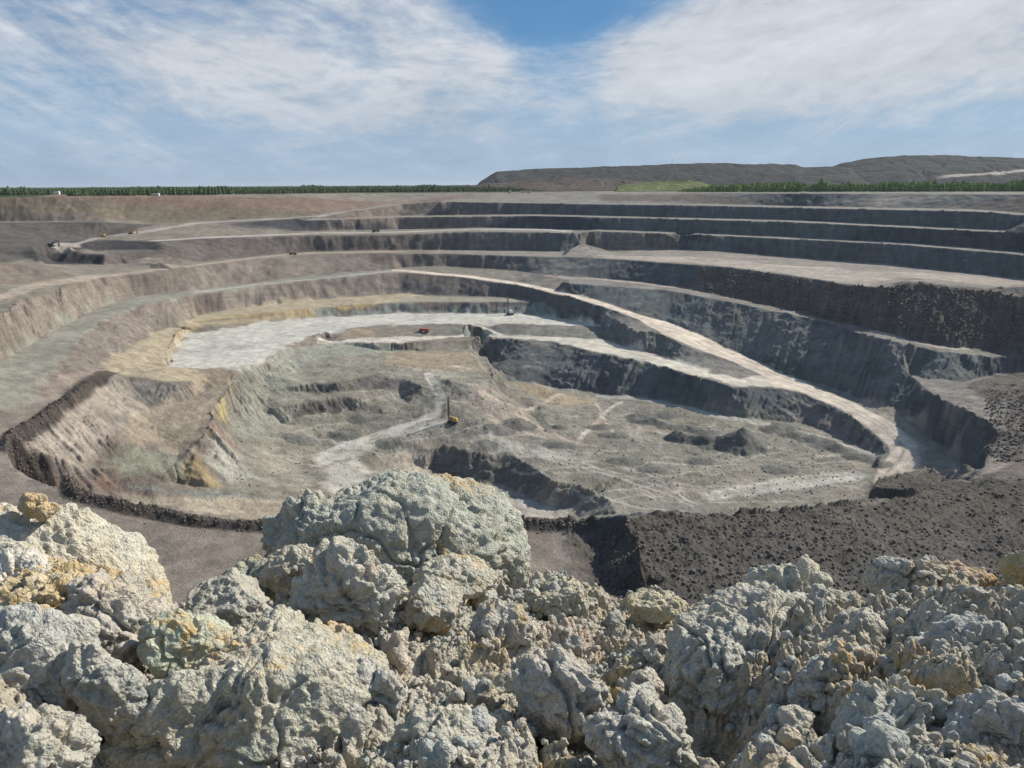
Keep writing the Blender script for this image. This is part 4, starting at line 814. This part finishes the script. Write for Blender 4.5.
def ico(l):
    if l not in ICO:
        b = bmesh.new(); bmesh.ops.create_icosphere(b, subdivisions=l, radius=1); b.verts.ensure_lookup_table()
        v = np.array([x.co[:] for x in b.verts]); f = np.array([[x.index for x in g.verts] for g in b.faces]); b.free(); ICO[l] = (v, f)
    return ICO[l]
def rock_shape(l, seed, dim, lump=1.0, planes=11, cut=(.62, .95), cracks=.0, strata=0.0, fine=1.0, rot=None):
    """a weathered clay boulder: a sphere trimmed by planes, crusted with lumps; dim = half sizes in metres"""
    r_ = np.random.default_rng(seed); v, f = ico(l); N = r_.normal(size=(planes, 3)); N /= np.linalg.norm(N, axis=1)[:, None]
    o = cut[0] + (cut[1] - cut[0]) * r_.random(planes); dt = v @ N.T
    rad_ = np.minimum(1, np.where(dt > .05, o[None] / np.maximum(dt, .05), 9).min(1)); rad_ = rad_ * (1 + .10 * fbm3(v * 2.2 + seed, 3, seed))
    p = v * rad_[:, None] * np.array(dim); P0 = p + seed * 3.3; nrm = v / np.array(dim); nrm /= np.linalg.norm(nrm, axis=1)[:, None]
    d = np.zeros(len(p)); big = min(dim)
    wv_ = P0 + .12 * np.stack([fbm3(P0 * 5, 2, 3), fbm3(P0 * 5, 2, 5), fbm3(P0 * 5, 2, 9)], 1)
    msk = np.clip(.55 + 1.3 * fbm3(P0 * 3.1, 2, seed + 40), 0.05, 1.2)
    for sc, am in ((.26, .42), (.11, .6), (.05, 1.05), (.026, 1.1), (.013, .9)):
        if sc > big * 1.6 or (l < 6 and sc < .04) or (l < 7 and sc < .015 and big > .16): continue
        f1, f2 = vor3(wv_ / sc, seed + int(sc * 1000)); d += msk * lump * am * sc * (np.sqrt(np.clip(1 - (f1 * 1.25) ** 2, 0, 1)) - .6)
    d += .035 * big * fbm3(P0 / (big * .35), 3, 77) * 2 + .010 * fine * fbm3(P0 * 36, 3, 12) * 2
    if cracks:
        f1, f2 = vor3(wv_ / (.30 + .1 * big) + 5, seed + 9); d -= cracks * .035 * (1 - sstep(0, .055, f2 - f1))
        f1, f2 = vor3(wv_ / .13 + 9, seed + 19); d -= cracks * .010 * (1 - sstep(0, .10, f2 - f1)) * msk
    if strata:
        t = P0 @ np.array([.25, .2, .95]); d += strata * .035 * (np.abs(fbm(t * 9 + fbm3(P0 * 2, 2, 3) * .8, P0[:, 0] * .5, 3, 5)) * 2.2 - .5)
    p = p + nrm * d[:, None]
    if rot is not None:
        R_ = np.array(Matrix.Rotation(rot[2], 3, 'Z') @ Matrix.Rotation(rot[1], 3, 'Y') @ Matrix.Rotation(rot[0], 3, 'X')); p = p @ R_.T
    return p, f
def tri_mesh(name, p, f, mat, col=None):
    me = bpy.data.meshes.new(name); me.vertices.add(len(p)); me.vertices.foreach_set('co', p.astype(np.float32).ravel())
    me.loops.add(f.size); me.loops.foreach_set('vertex_index', f.astype(np.int32).ravel()); me.polygons.add(len(f)); me.polygons.foreach_set('loop_start', np.arange(0, f.size, 3, dtype=np.int32)); me.update()
    me.polygons.foreach_set('use_smooth', np.ones(len(f), bool)); me.materials.append(mat)
    if col is not None:
        at = me.color_attributes.new('ground_colour', 'FLOAT_COLOR', 'POINT'); at.data.foreach_set('color', np.concatenate([col, np.ones((len(p), 1))], 1).astype(np.float32).ravel())
    return me
def rock_mat(name, obj):
    m, nt, bs = new_mat(name); g = nt.nodes.new('ShaderNodeNewGeometry'); P = g.outputs['Position']
    if obj: c0 = nt.nodes.new('ShaderNodeObjectInfo').outputs['Color']
    else: v = nt.nodes.new('ShaderNodeVertexColor'); v.layer_name = 'ground_colour'; c0 = v.outputs[0]
    a = noise(nt, P, 3.2, 5, .6, .3); b = noise(nt, P, 14, 6, .65); c = noise(nt, P, 95, 4, .7); e = noise(nt, P, 6.5, 4, .6)
    col = mixc(nt, rng_(nt, a.outputs[0], .44, .64, 0, .6), c0, (.47, .41, .31)); col = mixc(nt, rng_(nt, e.outputs[0], .53, .68, 0, .45), col, (.31, .345, .31))
    col = mixc(nt, rng_(nt, b.outputs[0], .50, .68, 0, .6), col, (.58, .56, .49)); n4 = noise(nt, P, 2.1, 3, .6); n5 = noise(nt, P, 22, 4, .6)
    col = mixc(nt, mth(nt, 'MULTIPLY', rng_(nt, n4.outputs[0], .56, .66, 0, 1), rng_(nt, n5.outputs[0], .42, .6, 0, .75)), col, (.46, .31, .12))
    k = mth(nt, 'MULTIPLY', rng_(nt, c.outputs[0], .3, .7, .72, 1.25), rng_(nt, n5.outputs[0], .3, .7, .85, 1.15))
    vm = nt.nodes.new('ShaderNodeVectorMath'); vm.operation = 'SCALE'; nt.links.new(col, vm.inputs[0]); nt.links.new(k, vm.inputs['Scale']); nt.links.new(vm.outputs[0], bs.inputs['Base Color'])
    vo = nt.nodes.new('ShaderNodeTexVoronoi'); vo.inputs['Scale'].default_value = 75; vo.feature = 'SMOOTH_F1'; vo.inputs['Smoothness'].default_value = .3
    dv = noise(nt, P, 18, 3, .6); wv = mixc(nt, .06, P, dv.outputs['Color'], 'ADD'); nt.links.new(wv, vo.inputs['Vector'])
    hN = mth(nt, 'ADD', mth(nt, 'MULTIPLY', b.outputs[0], .5), mth(nt, 'SUBTRACT', mth(nt, 'MULTIPLY', c.outputs[0], .45), mth(nt, 'MULTIPLY', vo.outputs['Distance'], .5)))
    bu = nt.nodes.new('ShaderNodeBump'); bu.inputs['Strength'].default_value = .75; bu.inputs['Distance'].default_value = .028; nt.links.new(hN, bu.inputs['Height']); nt.links.new(bu.outputs[0], bs.inputs['Normal'])
    return m
MRK = rock_mat('weathered_clay', True); MHP = rock_mat('heap_clay', False)
# heap sheet
haz = np.linspace(rad(-40), rad(40), 1150); hr = np.concatenate([np.linspace(1.15, 4.6, 640), np.linspace(4.62, 6.6, 30)])
HX = hr[:, None] * np.sin(haz)[None]; HY = hr[:, None] * np.cos(haz)[None]
pxs = np.array([-150, 0, 120, 200, 270, 330, 430, 520, 560, 600, 650, 690, 730, 760, 790, 830, 860, 900, 960, 1024, 1180.])
sky_ = np.array([600, 600, 618, 592, 590, 585, 590, 583, 590, 592, 600, 606, 592, 577, 580, 592, 596, 592, 584, 574, 570.])
qa, qb, qc = ray(pxs, sky_); hA = np.arctan2(qa, qb); hT = -qc / np.hypot(qa, qb)
crest_t = np.interp(haz, hA, hT); rc = 3.55 + .25 * np.sin(haz * 9)
def heap_D(r, a):
    t = np.interp(a, hA, hT); rcr = 3.55 + .25 * np.sin(a * 9); base = np.interp(r / rcr, [0, .33, .52, .75, 1.0, 1.12, 1.3, 1.9], [.70, .77, .83, .90, 1.0, 1.12, 1.6, 3.6])
    return base * t * rcr
Dh = heap_D(hr[:, None], haz[None])
lum_ = fbm(HX * 1.5, HY * 1.5, 3, 301)
wx_ = HX + .10 * fbm(HX * 4, HY * 4, 3, 303); wy_ = HY + .10 * fbm(HX * 4, HY * 4, 3, 305)
dz = .10 * lum_ + .26 * (domes(wx_ / .42, wy_ / .42, 311, .3, .62, .8) - .3) * .8
m1 = np.clip(.6 + .9 * fbm(HX * 2.2, HY * 2.2, 2, 321), .15, 1.2); m2 = np.clip(.6 + 1.1 * fbm(HX * 3.1, HY * 3.1, 2, 323), .1, 1.2)
dz += m1 * 0.15 * (domes(wx_ / .19, wy_ / .19, 331, .3, .66) - .35) * .85 + m2 * .085 * (domes(wx_ / .085, wy_ / .085, 341, .3, .68) - .35)
wx2 = HX + .02 * fbm(HX * 20, HY * 20, 2, 304); wy2 = HY + .02 * fbm(HX * 20, HY * 20, 2, 306)
dz += m2 * .047 * domes(wx2 / .040, wy2 / .040, 351, .3, .7) + .027 * domes(wx2 / .02, wy2 / .02, 361, .3, .7) * .8 + .008 * fbm(HX * 60, HY * 60, 3, 371)
# deep cracks between the big pieces
def crack2(x, y, s):
    ix = np.floor(x); iy = np.floor(y); f1 = np.full(x.shape, 9.0); f2 = np.full(x.shape, 9.0)
    for dx in (-1, 0, 1):
        for dy in (-1, 0, 1):
            jx = ix + dx; jy = iy + dy; d = np.hypot(x - jx - .1 - .8 * _h(jx, jy, s), y - jy - .1 - .8 * _h(jx, jy, s + 1)); m = d < f1
            f2 = np.where(m, f1, np.minimum(f2, d)); f1 = np.where(m, d, f1)
    return f2 - f1
ck = crack2(wx_ / .55, wy_ / .62, 381); dz -= .12 * (1 - sstep(.0, .08, ck)) * np.clip(m1, 0, 1)
ck2 = crack2(wx_ / .21, wy_ / .21, 391); dz -= .022 * (1 - sstep(.0, .09, ck2)) * m2
for px_, py_, r_, w_, h_ in ((168, 748, 2.05, .10, .26), (110, 738, 2.1, .09, .2), (78, 640, 2.75, .06, .16), (480, 650, 2.6, .05, .10), (735, 712, 2.3, .09, .16), (600, 735, 2.15, .05, .10), (880, 700, 2.35, .04, .12), (250, 640, 2.6, .05, .1), (700, 640, 2.85, .06, .1), (930, 745, 2.1, .04, .12), (830, 715, 2.25, .03, .1), (420, 720, 2.2, .04, .1)):
    a_, b_, _ = ray(px_, py_); a_ = math.atan2(float(a_), float(b_)); dz -= h_ * np.exp(-(((HX - r_ * math.sin(a_)) ** 2 + (HY - r_ * math.cos(a_)) ** 2) / (2 * w_ ** 2)))
nearfade = sstep(6.4, 4.8, hr)[:, None]
HZ = CZ - Dh + dz * np.maximum(.2, 1 - sstep(4.4, 5.4, hr)[:, None])
Hcol = np.zeros(HX.shape + (3,)) + np.array([.41, .39, .335]); hn = fbm(HX * 1.7, HY * 1.7, 3, 401)[..., None]; hn2 = fbm(HX * 3.3, HY * 3.3, 3, 403)[..., None]
Hcol = Hcol * (1 - sstep(.05, .4, hn)) + np.array([.40, .34, .26]) * sstep(.05, .4, hn); Hcol = Hcol * (1 - .7 * sstep(.1, .4, hn2)) + np.array([.28, .31, .30]) * .7 * sstep(.1, .4, hn2)
def hz(x, y):
    a = math.atan2(x, y); r = math.hypot(x, y); i = min(len(hr) - 1, int(np.searchsorted(hr, r))); j = min(1149, max(0, int(round((a - haz[0]) / (haz[-1] - haz[0]) * 1149))))
    return HZ[i, j]
def hhit(px, py):
    x, y, q = (float(v) for v in ray(px, py)); a = math.atan2(x, y); t = q / math.hypot(x, y); j = min(1149, max(0, int(round((a - haz[0]) / (haz[-1] - haz[0]) * 1149))))
    k = np.nonzero((HZ[:, j] - CZ) / hr >= t)[0]; i = k[0] if len(k) else 500
    return hr[i] * math.sin(a), hr[i] * math.cos(a), HZ[i, j]
for px_, py_, r_, c_ in ((45, 610, .34, ochre), (20, 590, .22, (.42, .35, .2)), (100, 600, .2, (.45, .37, .25)), (335, 640, .09, ochre), (348, 650, .07, ochre), (205, 706, .05, ochre), (615, 685, .12, (.42, .33, .17)), (610, 655, .10, (.43, .33, .19)), (575, 625, .22, (.46, .38, .31)), (560, 640, .14, (.45, .36, .28)), (950, 572, .14, (.42, .30, .23)), (440, 580, .2, (.44, .42, .36)), (955, 705, .10, (.42, .33, .2)), (650, 700, .1, (.42, .38, .3)), (420, 600, .12, (.40, .37, .27)), (230, 660, .1, (.42, .33, .29))):
    x, y, _ = hhit(px_, py_); d = np.hypot(HX - x, HY - y) + .09 * fbm(HX * 7, HY * 7, 3, 411); m = (1 - sstep(r_ * .4, r_ * 1.1, d))[..., None] * .85
    Hcol = Hcol * (1 - m) + np.array(c_) * m
heap = grid_mesh('rock_heap', HX, HY, HZ, Hcol); heap.data.materials.append(MHP); heap['kind'] = 'structure'

def boulder(label, px, py, wpx, hpx, r, seed, tint=(.40, .41, .38), l=6, dep=.8, tilt=(0, 0, 0), name='boulder', cat='boulder', dy=0.0, **k):
    x, y, q = (float(v) for v in ray(px, py)); t = r / math.hypot(x, y); sl = r * math.sqrt(1 + (q / math.hypot(x, y)) ** 2)
    hw = wpx / FPX * sl / 2; hh = hpx / FPX * sl / 2 / .93
    p, f = rock_shape(l, seed, (hw, hw * dep, hh), rot=tilt, **k)
    o = bpy.data.objects.new(name, tri_mesh(name, p, f, MRK)); C.objects.link(o); o.location = (x * t, y * t, CZ + q * t - dy); o.color = (*[c * k_ for c, k_ in zip(tint, (1.04, 1.0, .93))], 1)
    o['label'] = label; o['category'] = cat; return o
boulder('biggest boulder, a rounded grey-green lump of cracked clay standing above the heap', 402, 560, 238, 158, 3.95, 2, (.36, .39, .36), l=7, dep=.72, lump=.5, cracks=.8, cut=(.80, .98), planes=9, tilt=(0, .06, .2))
boulder('lower left shoulder of the biggest boulder, a smaller grey block leaning against it', 312, 545, 90, 84, 3.95, 5, (.34, .38, .37), dep=.9, lump=.8, cracks=.5, cut=(.75, .98))
boulder('long pale layered slab sloping down from the left edge of the photo', 30, 560, 262, 72, 3.5, 7, (.50, .50, .45), l=7, dep=.55, lump=.35, strata=1.0, cracks=.5, cut=(.6, .9), tilt=(.1, .52, -.1))
boulder('white smooth lump under the layered slab at the left edge', 8, 585, 70, 40, 3.05, 9, (.56, .55, .52), dep=.8, lump=.4, strata=.4)
boulder('small ochre-topped rock on the very top of the left slab', 36, 507, 34, 20, 3.42, 10, (.48, .37, .22), l=5, lump=.9)
boulder('crumbly ochre-stained bank between the layered slab and the rocks at the left edge', 48, 612, 140, 62, 2.95, 51, (.47, .36, .19), l=7, lump=1.2, dep=.7, cut=(.8, .98))
boulder('tall rounded grey rock left of the dark hollow, below the layered slab', 112, 648, 100, 120, 2.75, 11, (.40, .39, .385), dep=.8, lump=.8, cracks=.6, cut=(.7, .95))
boulder('bluish grey knobbly rock at the left edge, low in the photo', 26, 676, 120, 110, 2.5, 13, (.38, .40, .40), dep=.8, lump=1.0, cracks=.6)
boulder('upright grey knob beside the dark hollow at lower left', 92, 672, 44, 60, 2.35, 14, (.38, .39, .385), l=6, lump=.8)
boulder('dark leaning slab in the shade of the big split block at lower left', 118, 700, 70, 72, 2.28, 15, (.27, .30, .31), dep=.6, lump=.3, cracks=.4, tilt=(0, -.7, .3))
boulder('big split block with a smooth pale green top corner at lower left', 262, 722, 236, 150, 2.35, 17, (.40, .41, .37), l=7, dep=.75, lump=1.15, cracks=.45, cut=(.66, .94), planes=12, tilt=(-.15, .12, .35))
boulder('pale green flat slab lying on the left corner of the big split block', 192, 648, 92, 62, 2.5, 18, (.42, .47, .40), dep=.8, lump=.25, cracks=.5, strata=.4, tilt=(-.35, .25, .2))
boulder('smooth beige rock at the foot of the biggest boulder, left side', 292, 570, 56, 38, 3.35, 19, (.42, .41, .36), lump=.35, tilt=(0, -.3, 0))
boulder('broad cracked pale rock just below the middle of the biggest boulder', 345, 597, 96, 76, 3.05, 21, (.43, .44, .42), l=6, dep=.9, lump=.9, cracks=1.0)
boulder('round knobbly rock between the layered slab and the smooth beige rock', 226, 606, 84, 62, 3.0, 22, (.38, .39, .37), lump=1.1, dep=.9)
boulder('dark green tinted rock tucked in behind the smooth beige rock', 258, 578, 54, 34, 3.5, 23, (.28, .33, .31), lump=1.1, l=5)
boulder('sunlit grey knob with a shadow on its left, middle of the heap', 500, 634, 62, 56, 2.85, 24, (.40, .41, .40), lump=.6, cracks=.6, cut=(.68, .9))
boulder('flat-topped grey rock right under the biggest boulder', 432, 604, 70, 44, 3.05, 25, (.38, .40, .385), lump=.9, l=6, tilt=(0, .2, 0))
boulder('low pale rock under the right foot of the biggest boulder', 455, 578, 80, 34, 3.4, 26, (.44, .44, .40), lump=.8, l=6)
boulder('rounded bluish rock in the middle near the bottom of the photo', 374, 688, 62, 48, 2.3, 27, (.39, .41, .41), lump=.6, l=6, cracks=.5)
boulder('lopsided grey rock left of the rounded bluish rock', 318, 680, 44, 48, 2.32, 28, (.38, .40, .40), lump=.7, l=5)
boulder('angular blocky rock split by a vertical crack, right of the middle', 556, 702, 104, 88, 2.3, 29, (.40, .40, .39), lump=.5, cracks=1.0, cut=(.58, .85), dep=.8, tilt=(0, .2, .3))
boulder('squat knobbly rock below the ochre patch', 646, 738, 84, 72, 2.1, 30, (.42, .42, .40), lump=.9, cracks=.6)
boulder('small upright rock above the squat knobbly rock', 642, 690, 40, 48, 2.4, 31, (.38, .38, .37), lump=.8, l=5)
boulder('great broken block with a dark shaded front and a crumbly white top at right', 750, 668, 168, 128, 2.75, 33, (.41, .42, .40), l=7, dep=.8, lump=.6, cracks=1.0, cut=(.55, .85), planes=9, tilt=(.12, -.18, .5))
boulder('pale jagged crest rock on the skyline above the great broken block', 776, 600, 104, 56, 3.25, 34, (.47, .48, .44), dep=.7, lump=.9, strata=.6, tilt=(0, -.35, 0))
boulder('smooth-sided beige block right of the great broken block', 852, 648, 84, 66, 2.8, 35, (.42, .41, .37), dep=.7, lump=.3, cracks=.4, cut=(.55, .8), planes=8, tilt=(0, .3, .6))
boulder('larger of the two grey rocks side by side on the right skyline', 893, 582, 50, 38, 3.5, 36, (.37, .39, .39), lump=.6, cracks=.7, l=6)
boulder('smaller, more pointed of the two grey rocks on the right skyline', 932, 580, 34, 38, 3.5, 37, (.37, .39, .39), lump=.5, cracks=.6, l=6, cut=(.6, .85))
boulder('reddish brown crumbly rock on the skyline near the right edge', 966, 580, 52, 22, 3.6, 38, (.40, .30, .24), lump=1.1, l=6)
boulder('yellow-green rock cut by the right edge on the skyline', 1018, 569, 26, 30, 3.6, 39, (.42, .42, .30), lump=.6, l=5)
boulder('smooth pink stone at the right edge below the skyline', 1018, 628, 34, 18, 2.9, 40, (.46, .37, .33), lump=.15, l=5, fine=.5)
boulder('lumpy bluish rock near the right edge', 966, 672, 92, 74, 2.55, 41, (.39, .41, .42), lump=1.0, cracks=.7)
boulder('rounded rock under the beige block, right part of the heap', 838, 690, 84, 66, 2.45, 42, (.36, .38, .37), lump=1.0, cracks=.6)
boulder('wide grey-green rock between two deep cracks near the right bottom', 895, 732, 92, 74, 2.15, 43, (.40, .42, .40), lump=1.0, cracks=.6)
boulder('knobbly rock in the bottom right corner', 996, 738, 84, 70, 2.15, 44, (.39, .40, .40), lump=1.0, cracks=.5)
boulder('smooth round tan stone near the bottom edge, right part', 790, 737, 21, 17, 2.03, 45, (.42, .38, .32), l=5, lump=.1, fine=.3, cut=(.85, .99), name='stone', cat='stone')
boulder('knobbly ridge rock at the bottom edge, left of the middle', 440, 745, 100, 60, 2.08, 46, (.40, .41, .38), lump=1.0, cracks=.7)
boulder('crusty grey rock at the bottom left corner', 30, 748, 90, 60, 2.05, 47, (.37, .38, .37), lump=1.0, cracks=.5)
boulder('long low rock on the skyline right of the biggest boulder', 560, 596, 70, 22, 3.5, 48, (.42, .42, .36), lump=1.0, l=6)
boulder('yellowish low rock on the skyline above the ochre patch', 655, 604, 60, 22, 3.45, 49, (.44, .42, .32), lump=1.0, l=6)
boulder('ochre lump beside the cracked pale rock', 336, 634, 26, 22, 2.72, 50, (.44, .34, .2), lump=1.1, l=5)

# loose clods
clod_mesh = []
for k in range(10):
    p, f = rock_shape(4, 100 + k, (.05 * (.8 + .05 * k), .05, .04), lump=1.0, cut=(.6, .95)); clod_mesh.append(tri_mesh('clod', p, f, MRK))
rs_ = np.random.default_rng(5); tints = [(.40, .41, .385), (.44, .43, .39), (.38, .40, .395), (.42, .38, .32), (.36, .39, .37)]
for k in range(250):
    a = rad(rs_.uniform(-34, 34)); r = rs_.uniform(1.7, 4.0); x, y = r * math.sin(a), r * math.cos(a); s = .35 + 1.1 * rs_.random() ** 2.2
    o = bpy.data.objects.new('clod', clod_mesh[k % 10]); C.objects.link(o); o.location = (x, y, hz(x, y) + .004 * s); o.rotation_euler = (rs_.uniform(0, 6), rs_.uniform(0, 6), rs_.uniform(0, 6)); o.scale = (s * rs_.uniform(.8, 1.3), s, s)
    o.color = (*[c * .98 for c in tints[k % 5]], 1); o['label'] = 'fist-sized clod of dry grey clay lying loose on the rock heap in the foreground'; o['category'] = 'clod'; o['group'] = 'loose clods on the foreground heap'
sv, sf = ico(2); NV = len(sv); shapes = []
for k in range(12): shapes.append(sv * (1 + .5 * (vn3(sv * 2.6 + k * 9, k) - .5) + .35 * (vn3(sv * 6 + k * 5, k + 3) - .5))[:, None])
VV = []; FF = []; CC = []
for k in range(7000):
    a = rad(rs_.uniform(-37, 37)); r = 1.35 + 2.75 * rs_.random() ** .8; x, y = r * math.sin(a), r * math.cos(a); s = .004 + .016 * rs_.random() ** 2.6
    q = shapes[rs_.integers(12)] * s * rs_.uniform(.7, 1.3, 3); th_ = rs_.uniform(0, 6.28); c_, s_ = math.cos(th_), math.sin(th_); q = np.stack([q[:, 0] * c_ - q[:, 1] * s_, q[:, 0] * s_ + q[:, 1] * c_, q[:, 2]], 1)
    VV.append(q + (x, y, hz(x, y) + s * .5)); FF.append(sf + k * NV); CC.append(np.tile(np.array(tints[rs_.integers(5)]) * rs_.uniform(.85, 1.15), (NV, 1)))
cr_ = bpy.data.objects.new('crumbs', tri_mesh('crumbs', np.concatenate(VV), np.concatenate(FF), MHP, np.concatenate(CC))); C.objects.link(cr_); tag(cr_, 'fine crumbs of dry clay strewn over the foreground heap', 'crumbs', None, 'stuff')

# ------------------------------------------------------------------ thin summer haze over the whole country
hb = bmesh.new(); bmesh.ops.create_cube(hb, size=1, matrix=Matrix.Translation((0, 0, -32.5)) @ Matrix.Diagonal((122000, 122000, 305, 1)))
hm = bpy.data.meshes.new('haze'); hb.to_mesh(hm); hb.free(); ho = bpy.data.objects.new('haze', hm); C.objects.link(ho); ho['kind'] = 'stuff'; ho['label'] = 'thin summer haze over the pit and the far hills'; ho['category'] = 'haze'
hmat = bpy.data.materials.new('haze'); hmat.use_nodes = True; hn_ = hmat.node_tree; hn_.nodes.clear(); hout = hn_.nodes.new('ShaderNodeOutputMaterial'); pv = hn_.nodes.new('ShaderNodeVolumePrincipled')
pv.inputs['Color'].default_value = (.72, .84, 1.0, 1); pv.inputs['Density'].default_value = 3.2e-5; pv.inputs['Anisotropy'].default_value = .2; hn_.links.new(pv.outputs[0], hout.inputs['Volume']); hm.materials.append(hmat)
